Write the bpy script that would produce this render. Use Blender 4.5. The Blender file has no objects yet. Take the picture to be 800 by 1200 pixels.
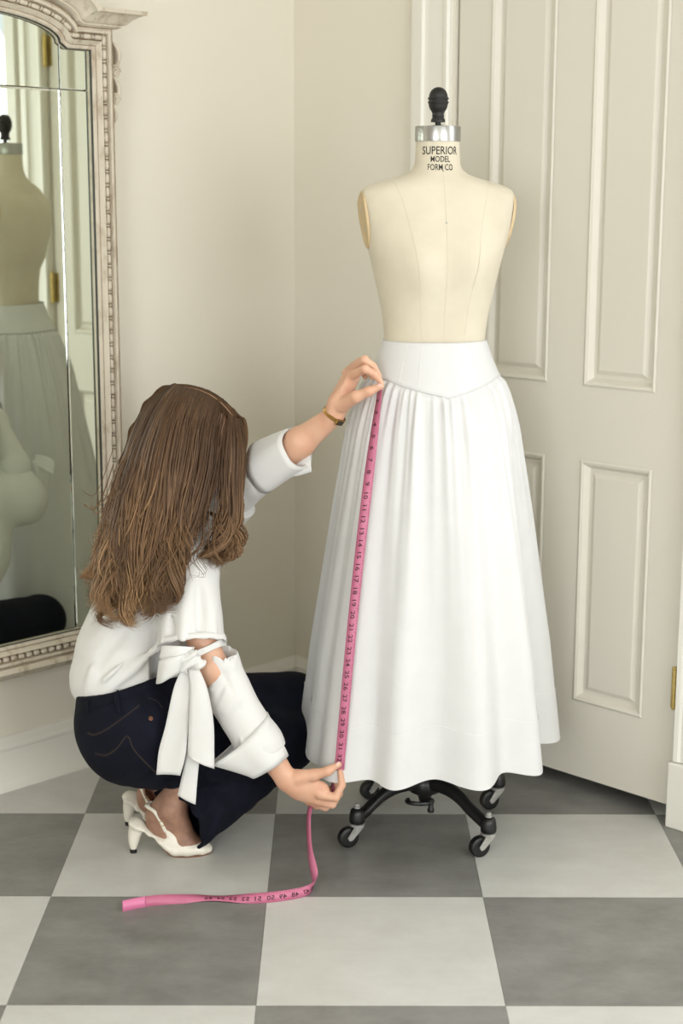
import bpy, bmesh, math, random
import numpy as np
from mathutils import Vector, Matrix, Quaternion
from mathutils.bvhtree import BVHTree

# ------------------------------------------------------------------ camera, world, light, exposure
SC = bpy.context.scene
COL = SC.collection
CAM_H, FPX, PITCH, YAW, ROLL = 1.3653, 1840.0, 0.1972, 0.0033, 0.0033
_f = np.array([math.sin(YAW) * math.cos(PITCH), math.cos(YAW) * math.cos(PITCH), -math.sin(PITCH)])
_r = np.array([math.cos(YAW), -math.sin(YAW), 0.0]); _u = np.cross(_r, _f)
_r, _u = (math.cos(ROLL) * _r + math.sin(ROLL) * _u, -math.sin(ROLL) * _r + math.cos(ROLL) * _u)
cam_data = bpy.data.cameras.new('camera')
cam = bpy.data.objects.new('camera', cam_data); COL.objects.link(cam)
cam.matrix_world = Matrix(((_r[0], _u[0], -_f[0], 0), (_r[1], _u[1], -_f[1], 0), (_r[2], _u[2], -_f[2], CAM_H), (0, 0, 0, 1)))
cam_data.sensor_fit = 'VERTICAL'; cam_data.sensor_width = 24; cam_data.sensor_height = 36
cam_data.lens = FPX / 1200 * 36
cam_data.dof.use_dof = True; cam_data.dof.focus_distance = 3.15; cam_data.dof.aperture_fstop = 3.2
SC.camera = cam
SC.view_settings.view_transform = 'Standard'; SC.view_settings.look = 'None'
SC.view_settings.gamma = 1.0; SC.view_settings.use_curve_mapping = False
SC.view_settings.exposure = 0.25

wd = bpy.data.worlds.new('world'); SC.world = wd; wd.use_nodes = True
wd.node_tree.nodes['Background'].inputs[0].default_value = (0.86, 0.93, 1.0, 1)
wd.node_tree.nodes['Background'].inputs[1].default_value = 1.0

# room frame: corner C, e1 runs along the left wall, e2 along the back wall, both towards the viewer
S2 = math.sqrt(0.5)
CX, CY = -0.112, 4.159
def room(e1, e2, z=0.0):
    return Vector((CX - S2 * e1 + S2 * e2, CY - S2 * e1 - S2 * e2, z))
ROOM1, ROOM2, CEIL = 5.2, 5.0, 2.75

def area_light(name, loc, direction, sx, sy, power, color):
    d = bpy.data.lights.new(name, 'AREA'); d.shape = 'RECTANGLE'; d.size = sx; d.size_y = sy
    d.energy = power; d.color = color
    o = bpy.data.objects.new(name, d); COL.objects.link(o); o.location = loc
    o.rotation_euler = Vector(direction).to_track_quat('-Z', 'Z').to_euler()
    return o
# daylight entering through the three window openings (two sides behind the camera, one beside the door)
DAY = (0.985, 1.0, 1.015)
area_light('daylight_right', room(1.8, ROOM2 + 0.10, 1.45), (-S2, S2, -0.02), 2.3, 1.9, 72, DAY)
area_light('daylight_front', room(ROOM1 + 0.10, 3.75, 1.45), (S2, S2, -0.02), 1.9, 1.9, 92, DAY)
area_light('daylight_back', room(-0.16, 1.95, 1.55), (-S2, -S2, 0.0), 0.85, 1.7, 12, DAY)

# ------------------------------------------------------------------ helpers
def lin(c):
    c = c / 255.0
    return c / 12.92 if c <= 0.04045 else ((c + 0.055) / 1.055) ** 2.4
def rgb(r, g, b): return (lin(r), lin(g), lin(b), 1.0)

def mat(name, col, rough=0.5, metal=0.0, col2=None, scale=8.0, detail=4.0, bump=0.0, bscale=60.0,
        stretch=None, sheen=0.0, coat=0.0, sss=0.0, trans=0.0, spec=None, lo=0.35, hi=0.65, obj_coord=False):
    m = bpy.data.materials.new(name); m.use_nodes = True
    nt = m.node_tree; b = nt.nodes['Principled BSDF']
    b.inputs['Base Color'].default_value = col
    b.inputs['Roughness'].default_value = rough; b.inputs['Metallic'].default_value = metal
    if spec is not None: b.inputs['Specular IOR Level'].default_value = spec
    if sheen: b.inputs['Sheen Weight'].default_value = sheen
    if coat: b.inputs['Coat Weight'].default_value = coat
    if sss:
        b.inputs['Subsurface Weight'].default_value = sss
        b.inputs['Subsurface Radius'].default_value = (0.012, 0.005, 0.003)
    vec = None
    if col2 is not None or bump:
        g = nt.nodes.new('ShaderNodeNewGeometry'); out = g.outputs['Position']
        mp = nt.nodes.new('ShaderNodeMapping'); nt.links.new(out, mp.inputs[0])
        if stretch: mp.inputs['Scale'].default_value = stretch
        vec = mp.outputs[0]
    if col2 is not None:
        n = nt.nodes.new('ShaderNodeTexNoise'); n.inputs['Scale'].default_value = scale; n.inputs['Detail'].default_value = detail; n.inputs['Roughness'].default_value = 0.5 if detail < 9 else 0.68
        nt.links.new(vec, n.inputs['Vector'])
        r = nt.nodes.new('ShaderNodeValToRGB'); r.color_ramp.elements[0].position = lo; r.color_ramp.elements[1].position = hi
        r.color_ramp.elements[0].color = col; r.color_ramp.elements[1].color = col2
        nt.links.new(n.outputs['Fac'], r.inputs[0]); nt.links.new(r.outputs[0], b.inputs['Base Color'])
    if bump:
        n2 = nt.nodes.new('ShaderNodeTexNoise'); n2.inputs['Scale'].default_value = bscale; n2.inputs['Detail'].default_value = 3
        nt.links.new(vec, n2.inputs['Vector'])
        bp = nt.nodes.new('ShaderNodeBump'); bp.inputs['Strength'].default_value = bump; bp.inputs['Distance'].default_value = 0.002
        nt.links.new(n2.outputs['Fac'], bp.inputs['Height']); nt.links.new(bp.outputs[0], b.inputs['Normal'])
    if trans:   # thin cloth that lets light through
        t = nt.nodes.new('ShaderNodeBsdfTranslucent'); t.inputs[0].default_value = col
        mx = nt.nodes.new('ShaderNodeMixShader'); mx.inputs[0].default_value = trans
        nt.links.new(b.outputs[0], mx.inputs[1]); nt.links.new(t.outputs[0], mx.inputs[2])
        nt.links.new(mx.outputs[0], nt.nodes['Material Output'].inputs[0])
    return m

def mesh(name, verts, faces, material, smooth=True, angle=None):
    me = bpy.data.meshes.new(name)
    me.from_pydata([tuple(map(float, v)) for v in verts], [], [tuple(map(int, f)) for f in faces])
    me.materials.append(material)
    if smooth: me.polygons.foreach_set('use_smooth', [True] * len(me.polygons))
    me.update()
    if smooth and angle: me.set_sharp_from_angle(angle=math.radians(angle))
    return me

def link(name, me, parent=None, loc=None):
    o = bpy.data.objects.new(name, me); COL.objects.link(o)
    if parent is not None: o.parent = parent
    if loc is not None: o.location = loc
    return o

def root_of(p):
    while p.parent is not None: p = p.parent
    return p

def part(name, verts, faces, material, parent=None, smooth=True, angle=None, label=None):
    """one mesh object from world-space vertices, as a child of parent"""
    v = np.asarray(verts, float)
    if parent is not None: v = v - np.array(root_of(parent).location)
    o = link(name, mesh(name, v, faces, material, smooth, angle), parent)
    if label: o['label'] = label
    return o

def thing(name, loc, label, category, group=None):
    o = bpy.data.objects.new(name, None); COL.objects.link(o); o.location = loc
    o.empty_display_size = 0.05
    o['label'] = label; o['category'] = category
    if group: o['group'] = group
    return o

def structure(o): o['kind'] = 'structure'; return o

class MB:
    def __init__(s): s.v = []; s.f = []
    def add(s, v, f):
        n = len(s.v); s.v += [tuple(p) for p in v]; s.f += [tuple(i + n for i in q) for q in f]; return s
    def box(s, lo, hi, fr=None):
        """box in a frame fr(x, y, z) -> world"""
        fr = fr or (lambda x, y, z: (x, y, z))
        c = [fr(x, y, z) for z in (lo[2], hi[2]) for y in (lo[1], hi[1]) for x in (lo[0], hi[0])]
        return s.add(c, [(0, 2, 3, 1), (4, 5, 7, 6), (0, 1, 5, 4), (2, 6, 7, 3), (0, 4, 6, 2), (1, 3, 7, 5)])
    def grid(s, P, closed_u=False, closed_v=False, flip=False):
        P = np.asarray(P); nu, nv = P.shape[:2]
        f = []
        for i in range(nu if closed_u else nu - 1):
            for j in range(nv if closed_v else nv - 1):
                a, b = i, (i + 1) % nu; c, d = j, (j + 1) % nv
                q = (a * nv + c, b * nv + c, b * nv + d, a * nv + d)
                f.append(q[::-1] if flip else q)
        return s.add(P.reshape(-1, 3), f)
    def tube(s, pts, r, n=8, cap=True):
        pts = np.asarray(pts, float); m = len(pts)
        rr = np.broadcast_to(np.asarray(r, float), (m,))
        T = np.gradient(pts, axis=0); T /= np.linalg.norm(T, axis=1)[:, None] + 1e-12
        ref = np.array([0, 0, 1.0]) if abs(T[0][2]) < 0.9 else np.array([1.0, 0, 0])
        N = np.cross(T[0], ref); N /= np.linalg.norm(N)
        G = np.zeros((m, n, 3))
        for i in range(m):
            N = N - T[i] * (N @ T[i]); N /= np.linalg.norm(N) + 1e-12; B = np.cross(T[i], N)
            for k in range(n):
                a = 2 * math.pi * k / n
                G[i, k] = pts[i] + rr[i] * (math.cos(a) * N + math.sin(a) * B)
        b0 = len(s.v); s.grid(G, closed_v=True)
        if cap:
            s.f.append(tuple(b0 + k for k in range(n))); s.f.append(tuple(b0 + (m - 1) * n + k for k in range(n))[::-1])
        return s
    def lathe(s, prof, centre, n=32, axis=(0, 0, 1), cap=True):
        ax = Vector(axis).normalized(); q = Vector((0, 0, 1)).rotation_difference(ax)
        G = np.zeros((len(prof), n, 3))
        for i, (r, z) in enumerate(prof):
            for k in range(n):
                a = 2 * math.pi * k / n
                G[i, k] = np.array(Vector(centre) + q @ Vector((r * math.cos(a), r * math.sin(a), z)))
        b0 = len(s.v); s.grid(G, closed_v=True)
        if cap:
            s.f.append(tuple(b0 + k for k in range(n))[::-1]); s.f.append(tuple(b0 + (len(prof) - 1) * n + k for k in range(n)))
        return s
    def build(s, name, material, parent=None, smooth=False, angle=None, label=None):
        return part(name, s.v, s.f, material, parent, smooth, angle, label)

def bevel(o, w, seg=2, angle=40):
    m = o.modifiers.new('bevel', 'BEVEL'); m.width = w; m.segments = seg; m.limit_method = 'ANGLE'; m.angle_limit = math.radians(angle)
    return o
def solid(o, t, off=0.0):
    m = o.modifiers.new('solidify', 'SOLIDIFY'); m.thickness = t; m.offset = off; return o

def spline(P, n):
    """Catmull-Rom through the rows of P"""
    P = np.asarray(P, float); m = len(P)
    Q = np.vstack([2 * P[0] - P[1], P, 2 * P[-1] - P[-2]])
    t = np.linspace(0, m - 1 - 1e-9, n); i = t.astype(int); u = (t - i)[:, None]
    a, b, c, d = Q[i], Q[i + 1], Q[i + 2], Q[i + 3]
    return 0.5 * ((2 * b) + (c - a) * u + (2 * a - 5 * b + 4 * c - d) * u ** 2 + (3 * b - a - 3 * c + d) * u ** 3)

def at(px, py, Y):
    """world point seen at photo pixel (px, py) when it stands at world depth Y"""
    d = (px - 400) / FPX * _r - (py - 600) / FPX * _u + _f
    return np.array([0, 0, CAM_H]) + d * (Y / d[1])
def floor_at(px, py, z=0.0):
    d = (px - 400) / FPX * _r - (py - 600) / FPX * _u + _f
    return np.array([0, 0, CAM_H]) + d * ((z - CAM_H) / d[2])
# ------------------------------------------------------------------ materials of the setting
M = {}
M['wall'] = mat('wall_paint', rgb(229, 223, 209), 0.6, col2=rgb(226, 220, 205), scale=1.2, bump=0.03, bscale=220)
M['trim'] = mat('trim_paint', rgb(231, 228, 218), 0.38, bump=0.02, bscale=150)
M['door'] = mat('door_paint', rgb(219, 214, 201), 0.4, bump=0.03, bscale=120)
M['ceiling'] = mat('ceiling_paint', rgb(238, 236, 228), 0.7, bump=0.02)
M['grout'] = mat('tile_joint', rgb(110, 108, 100), 0.8, bump=0.05)
M['tile_light'] = mat('pale_vinyl_tile', rgb(208, 208, 203), 0.36, col2=rgb(192, 191, 185), scale=7, detail=12, bump=0.05, bscale=45, stretch=(1, 1.5, 1), lo=0.28, hi=0.74)
M['tile_dark'] = mat('grey_vinyl_tile', rgb(145, 144, 140), 0.36, col2=rgb(110, 109, 105), scale=7, detail=12, bump=0.05, bscale=45, stretch=(1, 1.5, 1), lo=0.28, hi=0.74)
M['brass'] = mat('aged_brass', rgb(206, 184, 116), 0.35, 0.55, col2=rgb(184, 158, 90), scale=60, bump=0.03)

# ------------------------------------------------------------------ room shell
def rbox(mb, a, b):          # box in room coordinates (e1, e2, z)
    return mb.box(a, b, lambda x, y, z: room(x, y, z))
T = 0.10
w = MB(); rbox(w, (-T, -T, -0.02), (ROOM1, 0.0, CEIL)); wl = structure(w.build('wall_left', M['wall']))
# back wall with the doorway (e2 .545-1.216) and a window opening to its right
DO0, DO1, DTOP = 0.540, 1.219, 2.045
w = MB()
rbox(w, (-T, 0.0, -0.02), (0, DO0, CEIL)); rbox(w, (-T, DO0, DTOP), (0, DO1, CEIL)); rbox(w, (-T, DO1, -0.02), (0, 1.362, CEIL))
rbox(w, (-T, 1.362, -0.02), (0, 2.40, 0.60)); rbox(w, (-T, 1.362, 2.35), (0, 2.40, CEIL)); rbox(w, (-T, 2.40, -0.02), (0, ROOM2, CEIL))
structure(w.build('wall_back', M['wall']))
w = MB()
rbox(w, (0, ROOM2, -0.02), (0.6, ROOM2 + T, CEIL)); rbox(w, (3.0, ROOM2, -0.02), (ROOM1, ROOM2 + T, CEIL))
rbox(w, (0.6, ROOM2, -0.02), (3.0, ROOM2 + T, 0.45)); rbox(w, (0.6, ROOM2, 2.45), (3.0, ROOM2 + T, CEIL))
structure(w.build('wall_right', M['wall']))
w = MB()
rbox(w, (ROOM1, -T, -0.02), (ROOM1 + T, 2.75, CEIL)); rbox(w, (ROOM1, 4.75, -0.02), (ROOM1 + T, ROOM2 + T, CEIL))
rbox(w, (ROOM1, 2.75, -0.02), (ROOM1 + T, 4.75, 0.45)); rbox(w, (ROOM1, 2.75, 2.45), (ROOM1 + T, 4.75, CEIL))
structure(w.build('wall_front', M['wall']))
w = MB(); rbox(w, (-T, -T, CEIL), (ROOM1 + T, ROOM2 + T, CEIL + 0.08)); structure(w.build('ceiling', M['ceiling']))
# a closet behind the door, so that the gap under the door opens on darkness
w = MB()
rbox(w, (-0.9, 0.44, -0.02), (-T, 0.50, 2.2)); rbox(w, (-0.9, 1.26, -0.02), (-T, 1.32, 2.2))
rbox(w, (-0.96, 0.44, -0.02), (-0.9, 1.32, 2.2)); rbox(w, (-0.96, 0.44, 2.2), (-T, 1.32, 2.26))
structure(w.build('wall_closet', M['wall']))

def window(n, fr, u0, u1, z0, z1, cols, rows):
    """open casement: frame, sill and glazing bars; fr(u, depth, z) -> world, depth runs outwards"""
    mb = MB()
    for a, b in (((u0, -0.015, z0), (u0 + 0.05, T, z1)), ((u1 - 0.05, -0.015, z0), (u1, T, z1)),
                 ((u0 + 0.05, -0.015, z1 - 0.05), (u1 - 0.05, T, z1)), ((u0 + 0.05, -0.015, z0), (u1 - 0.05, T, z0 + 0.05))):
        mb.box(a, b, fr)
    o = structure(mb.build('window_%d' % n, M['trim']))
    for i in range(1, cols):
        u = u0 + (u1 - u0) * i / cols; MB().box((u - 0.012, 0.03, z0 + 0.05), (u + 0.012, 0.06, z1 - 0.05), fr).build('glazing_bar', M['trim'], o)
    for j in range(1, rows):
        z = z0 + (z1 - z0) * j / rows; MB().box((u0 + 0.05, 0.031, z - 0.012), (u1 - 0.05, 0.059, z + 0.012), fr).build('glazing_bar', M['trim'], o)
    MB().box((u0 - 0.06, -0.06, z0 - 0.03), (u1 + 0.06, -0.001, z0 - 0.001), fr).build('sill', M['trim'], o)
window(1, lambda u, d, z: room(-d, u, z), 1.362, 2.40, 0.60, 2.35, 1, 2)
window(2, lambda u, d, z: room(u, ROOM2 + d, z), 0.6, 3.0, 0.45, 2.45, 3, 2)
window(3, lambda u, d, z: room(ROOM1 + d, u, z), 2.75, 4.75, 0.45, 2.45, 3, 2)

# floor: joint bed and every vinyl tile as its own piece
w = MB(); rbox(w, (-1.0, -T, -0.06), (ROOM1 + T, ROOM2 + T, -0.0035)); flo = structure(w.build('floor', M['grout']))
TW, TX, TY = 0.43, -0.5660, 3.3483
def clip(poly, n, c):        # keep n.p >= c
    out = []
    for i in range(len(poly)):
        p, q = poly[i], poly[(i + 1) % len(poly)]
        dp, dq = p[0] * n[0] + p[1] * n[1] - c, q[0] * n[0] + q[1] * n[1] - c
        if dp >= 0: out.append(p)
        if dp * dq < 0:
            t = dp / (dp - dq); out.append((p[0] + t * (q[0] - p[0]), p[1] + t * (q[1] - p[1])))
    return out
def prism(poly, z0, z1):
    n = len(poly)
    v = [(x, y, z0) for x, y in poly] + [(x, y, z1) for x, y in poly]
    return v, [tuple(range(n))[::-1], tuple(range(n, 2 * n))] + [(i, (i + 1) % n, n + (i + 1) % n, n + i) for i in range(n)]
n1, n2 = (S2, -S2), (-S2, -S2)       # inward normals of the left and the back wall
c0 = (CX, CY)
G = 0.0003
full = {}
for kind in ('tile_light', 'tile_dark'):
    v, f = prism([(G, G), (TW - G, G), (TW - G, TW - G), (G, TW - G)], -0.0035, 0.0)
    full[kind] = mesh('floor_tile', v, f, M[kind], False)
for i in range(-12, 13):
    for j in range(-3, 20):
        x, y = TX + i * TW, TY - (j + 1) * TW
        sq = [(x + G, y + G), (x + TW - G, y + G), (x + TW - G, y + TW - G), (x + G, y + TW - G)]
        d0 = n1[0] * c0[0] + n1[1] * c0[1]; d1 = n2[0] * c0[0] + n2[1] * c0[1]
        p = clip(sq, n1, d0); p = clip(p, n2, d1 - 0.30 if -0.1 < (x + 0.2 - CX) * S2 - (y + 0.2 - CY) * S2 < 1.5 else d1) if p else p
        p = clip(p, (-n1[0], -n1[1]), -d0 - ROOM2) if p else p
        p = clip(p, (-n2[0], -n2[1]), -d1 - ROOM1) if p else p
        if len(p) < 3: continue
        area = abs(sum(p[k][0] * p[(k + 1) % len(p)][1] - p[(k + 1) % len(p)][0] * p[k][1] for k in range(len(p)))) / 2
        if area < 0.002: continue
        kind = 'tile_light' if (i + j) % 2 == 0 else 'tile_dark'
        if area > (TW - 2 * G) ** 2 - 1e-6:
            link('floor_tile', full[kind], flo, (x, y, 0))
        else:
            v, f = prism(p, -0.0035, 0.0); part('floor_tile', v, f, M[kind], flo, False)

# baseboards: profile swept along the wall foot
def sweep_profile(name, prof, A, B, material, parent=None):
    """prof: (out, z) pairs; A, B: functions out -> (x, y) at both ends"""
    G = np.array([[(*A(o)[:2], z) for o, z in prof], [(*B(o)[:2], z) for o, z in prof]])
    mb = MB(); mb.grid(G, closed_v=True); n = len(prof)
    mb.f.append(tuple(range(n))[::-1]); mb.f.append(tuple(range(n, 2 * n)))
    return mb.build(name, material, parent, True, 30)
BB = [(0, 0), (0.019, 0), (0.019, 0.012), (0.016, 0.02), (0.014, 0.024), (0.014, 0.098), (0.017, 0.102), (0.017, 0.108), (0.012, 0.114), (0.011, 0.122), (0.006, 0.130), (0, 0.132)]
structure(sweep_profile('baseboard_left', BB, lambda o: room(o, o), lambda o: room(ROOM1, o), M['trim']))
structure(sweep_profile('baseboard_back', BB, lambda o: room(o, o), lambda o: room(o, 0.411), M['trim']))
structure(sweep_profile('baseboard_right', BB, lambda o: room(o, 1.345), lambda o: room(o, ROOM2), M['trim']))

# door casing (trim_1): fluted boards on plinth blocks
def casing(e0, e1, flip):
    prof = [(0.0, 0.0), (0.0, 0.012), (0.012, 0.020), (0.030, 0.022), (0.044, 0.022), (0.048, 0.015), (0.056, 0.013), (0.060, 0.013), (0.100, 0.013), (0.106, 0.017), (0.116, 0.018), (0.120, 0.012), (0.120, 0.0)]
    return [(e0 + (e1 - e0) * p / 0.12, d) for p, d in prof]
tr = None
for (e0, e1) in ((0.413, 0.536), (1.338, 1.221)):
    pr = casing(e0, e1, False); n = len(pr)
    G2 = np.array([[tuple(room(d, e, z)) for e, d in pr] for z in (0.152, 2.16)])
    mb = MB(); mb.grid(G2, closed_v=True); mb.f.append(tuple(range(n))); mb.f.append(tuple(range(n, 2 * n)))
    o = mb.build('trim_1' if tr is None else 'casing_board', M['trim'], tr, True, 25)
    if tr is None: tr = structure(o)
    lo, hi = min(e0, e1) - 0.004, max(e0, e1) + 0.004
    bevel(rbox(MB(), (0.0, lo, 0.0), (0.026, hi, 0.150)).build('plinth_block', M['trim'], tr), 0.003)
rbox(MB(), (0, 0.41, 2.05), (0.022, 1.34, 2.16)).build('head_casing', M['trim'], tr)

# the door: stiles, rails and raised panels
DE = 0.010                      # door face lies this far behind the wall face
dz0, dz1, de0, de1 = 0.036, 2.035, 0.548, 1.212
door = bpy.data.objects.new('door_1', None); COL.objects.link(door); door.location = room(-DE, 0.88, dz0); structure(door)
def dbox(a, b, name):
    return rbox(MB(), (-DE - 0.035, a[0], a[1]), (-DE, b[0], b[1])).build(name, M['door'], door)
PX = ((0.645, 0.828), (0.932, 1.120)); PZ = ((0.221, 0.786), (0.956, 1.92))
dbox((de0, dz0), (PX[0][0], dz1), 'stile'); dbox((PX[0][1], PZ[0][0]), (PX[1][0], PZ[0][1]), 'muntin')
dbox((PX[0][1], PZ[1][0]), (PX[1][0], PZ[1][1]), 'muntin'); dbox((PX[1][1], dz0), (de1, dz1), 'stile')
dbox((PX[0][0], dz0), (PX[1][1], PZ[0][0]), 'rail'); dbox((PX[0][0], PZ[0][1]), (PX[1][1], PZ[1][0]), 'rail'); dbox((PX[0][0], PZ[1][1]), (PX[1][1], dz1), 'rail')
for (a, b) in PX:
    for (c, d) in PZ:
        rings = [(-0.002, 0.001), (0.003, 0.0035), (0.009, 0.001), (0.016, -0.010), (0.018, -0.012), (0.026, -0.012), (0.034, -0.0065), (0.036, -0.0055), (0.038, -0.0052)]
        v = []
        for ins, dep in rings:
            v += [tuple(room(dep - DE, y, z)) for y, z in ((a + ins, c + ins), (b - ins, c + ins), (b - ins, d - ins), (a + ins, d - ins))]
        f = [(4 * k + i, 4 * k + (i + 1) % 4, 4 * k + 4 + (i + 1) % 4, 4 * k + 4 + i) for k in range(len(rings) - 1) for i in range(4)]
        L = 4 * (len(rings) - 1); f.append((L, L + 1, L + 2, L + 3))
        part('panel', v, f, M['door'], door, False)
def hinge(z):
    mb = MB(); c = room(0.004, 1.2110, z)
    mb.lathe([(0.0, -0.050), (0.004, -0.048), (0.0045, -0.044), (0.0065, -0.043), (0.0065, 0.043), (0.0045, 0.044), (0.0045, 0.049), (0.0, 0.051)], c, 12)
    for k in range(-2, 3): mb.lathe([(0.0068, -0.0006), (0.0068, 0.0006)], c + Vector((0, 0, k * 0.0172)), 12)
    rbox(mb, (-DE - 0.004, 1.196, z - 0.044), (-DE + 0.0015, 1.2145, z + 0.044))
    return mb.build('hinge', M['brass'], door, True, 35)
for z in (0.313, 1.09, 1.80): hinge(z)
# ------------------------------------------------------------------ the antique mirror on the left wall
M['gesso'] = mat('distressed_cream_paint', rgb(208, 198, 180), 0.55, col2=rgb(158, 138, 112), scale=38, detail=10, bump=0.3, bscale=90, lo=0.50, hi=0.74, stretch=(1, 1, 0.35))
M['gesso_dark'] = mat('mottled_brown', rgb(128, 106, 82), 0.7, col2=rgb(172, 152, 126), scale=40, detail=6, bump=0.2, lo=0.4, hi=0.65)  # darker mottled brown for bead channel, step strips and backing board
def mirror_glass():
    m = bpy.data.materials.new('antique_mirror_glass'); m.use_nodes = True; nt = m.node_tree; b = nt.nodes['Principled BSDF']
    b.inputs['Metallic'].default_value = 1.0; b.inputs['Roughness'].default_value = 0.012
    g = nt.nodes.new('ShaderNodeNewGeometry')
    n = nt.nodes.new('ShaderNodeTexNoise'); n.inputs['Scale'].default_value = 26; n.inputs['Detail'].default_value = 9; n.inputs['Roughness'].default_value = 0.75
    nt.links.new(g.outputs['Position'], n.inputs['Vector'])
    r = nt.nodes.new('ShaderNodeValToRGB')
    r.color_ramp.elements[0].position = 0.255; r.color_ramp.elements[0].color = rgb(60, 58, 48)
    r.color_ramp.elements[1].position = 0.285; r.color_ramp.elements[1].color = rgb(226, 232, 218)
    nt.links.new(n.outputs['Fac'], r.inputs[0]); nt.links.new(r.outputs[0], b.inputs['Base Color'])
    return m
M['mirror'] = mirror_glass()
M['mirror_edge'] = mat('bevelled_glass_edge', rgb(235, 240, 236), 0.05, 1.0, col2=rgb(120, 118, 108), scale=50, lo=0.62, hi=0.75)
M['joint'] = mat('dark_glass_joint', rgb(40, 42, 36), 0.4, bump=0.05)

MIR = 0.050                                # glass plane, out from the wall
def mw(s, o, z): return room(s, o + 0.012, z)      # s along the wall, o out of the wall
mirror = thing('wall_mirror', mw(1.0, 0.0, 0.28), 'tall antique wall mirror in a distressed cream carved frame with arched top', 'mirror')
SR, SL, ZB, ZS = 0.685, 1.333, 0.366, 1.690          # glass edges (right in the photo = small s)
AC, AA, AB = 1.009, 0.243, 0.058                        # arch centre, half width, rise
def arch(n=28):
    return [(AC - AA * math.cos(math.pi * k / n), 1.700 + AB * math.sin(math.pi * k / n)) for k in range(n + 1)]
top_path = [(SR, ZS), (SR + 0.066, ZS)] + arch() + [(SL - 0.066, ZS), (SL, ZS)]
path = [(SL, ZB), (SR, ZB)] + top_path               # closed, runs bottom -> right -> top -> left
def offset_path(P, d, closed=True):
    out = []; n = len(P)
    for i in range(n):
        p = np.array(P[i]); a = np.array(P[(i - 1) % n] if closed or i else P[i]); b = np.array(P[(i + 1) % n] if closed or i < n - 1 else P[i])
        e1 = p - a; e2 = b - p
        if not closed and i == 0: e1 = e2
        if not closed and i == n - 1: e2 = e1
        e1 = e1 / (np.linalg.norm(e1) + 1e-9); e2 = e2 / (np.linalg.norm(e2) + 1e-9)
        k1 = np.array((-e1[1], e1[0])); k2 = np.array((-e2[1], e2[0]))     # outward = left of travel here
        m = k1 + k2; m = m / max(1e-6, m @ m) * 2
        l = np.linalg.norm(m)
        if l > 1.8: m *= 1.8 / l
        out.append(p + SGN * m * d)
    return out
SGN = 1.0
_t = offset_path(path, 0.05)
if sum(1 for a, b in zip(_t, path) if abs(a[0] - 1) > abs(b[0] - 1)) < len(path) / 2: SGN = -1.0
prof = [(-0.005, 0.045), (-0.005, 0.060), (0.000, 0.066), (0.003, 0.067), (0.005, 0.0655), (0.012, 0.074), (0.0145, 0.077), (0.0155, 0.070), (0.0165, 0.067), (0.0305, 0.067), (0.031, 0.070), (0.032, 0.079), (0.036, 0.081), (0.041, 0.078), (0.044, 0.072), (0.045, 0.064), (0.045, -0.008), (-0.005, -0.008)]
rows = []
for off, out in prof:
    rows.append([tuple(mw(p[0], out, p[1])) for p in offset_path(path, off)])
mb = MB(); mb.grid(np.array(rows), closed_u=True, closed_v=True)
frame = mb.build('frame', M['gesso'], mirror, True, 40)
# lower ledge under the bottom rail
lp = [(0.0, -0.008), (0.0, 0.088), (-0.010, 0.094), (-0.014, 0.088), (-0.022, 0.080), (-0.026, 0.066), (-0.034, 0.058), (-0.034, -0.008)]
Gm = np.array([[tuple(mw(s, o, 0.3235 + z)) for z, o in lp] for s in (SR - 0.054, SL + 0.054)])
mb = MB(); mb.grid(Gm, closed_v=True); mb.f.append(tuple(range(len(lp)))); mb.f.append(tuple(range(len(lp), 2 * len(lp))))
mb.build('bottom_moulding', M['gesso'], mirror, True, 30)
# dark recessed bead channel
rows = [[tuple(mw(p[0], 0.0675, p[1])) for p in offset_path(path, o)] for o in (0.0162, 0.0307)]
mb = MB(); mb.grid(np.array(rows), closed_v=True); mb.build('bead_channel', M['gesso_dark'], frame, False)
mb = MB(); rows = [[tuple(mw(p[0], o2, p[1])) for p in offset_path(path, o)] for o, o2 in ((-0.0054, 0.0550), (-0.0054, 0.0602), (-0.0042, 0.0622))]
mb.grid(np.array(rows), closed_v=True); mb.build('inner_lip', M['joint'], frame, False)
for o_, d_ in ((0.0044, 0.0664), (0.0158, 0.0690), (0.0312, 0.0712), (0.0425, 0.0770)):  # thin dark brown strips along the steps of the moulding
    mb = MB(); mb.grid(np.array([[tuple(mw(p[0], d_ + e_, p[1])) for p in offset_path(path, o_ + e_)] for e_ in (-0.0007, 0.0007)]), closed_v=True); mb.build('step_line', M['gesso_dark'], frame, False)
# beads: one carved bead each, long ones along sides and top, round ones along the bottom
def bead_mesh(L, R):
    v, f = [], []; n, m = 8, 6
    for i in range(m + 1):
        t = -1 + 2 * i / m; r = R * max(0.0, 1 - abs(t) ** 5) ** 0.5
        for k in range(n):
            a = 2 * math.pi * k / n; v.append((t * L, r * math.cos(a), r * math.sin(a) * 0.9))
    for i in range(m):
        for k in range(n): f.append((i * n + k, i * n + (k + 1) % n, (i + 1) * n + (k + 1) % n, (i + 1) * n + k))
    return mesh('carved_bead', v, f, M['gesso'])
bead_long, bead_disc, bead_round = bead_mesh(0.0122, 0.0064), bead_mesh(0.0022, 0.0056), bead_mesh(0.0082, 0.0072)
mid = offset_path(path, 0.0235)
R0 = Vector(mirror.location)
ax_s, ax_o = (room(1, 0) - room(0, 0)), (room(0, 1) - room(0, 0))
def walk(P, step):
    out = []; d = 0.5 * step; acc = 0
    for a, b in zip(P[:-1], P[1:]):
        a = np.array(a); b = np.array(b); L = np.linalg.norm(b - a)
        while d <= acc + L:
            t = (d - acc) / L; out.append((a + t * (b - a), (b - a) / L)); d += step
        acc += L
    return out
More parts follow.
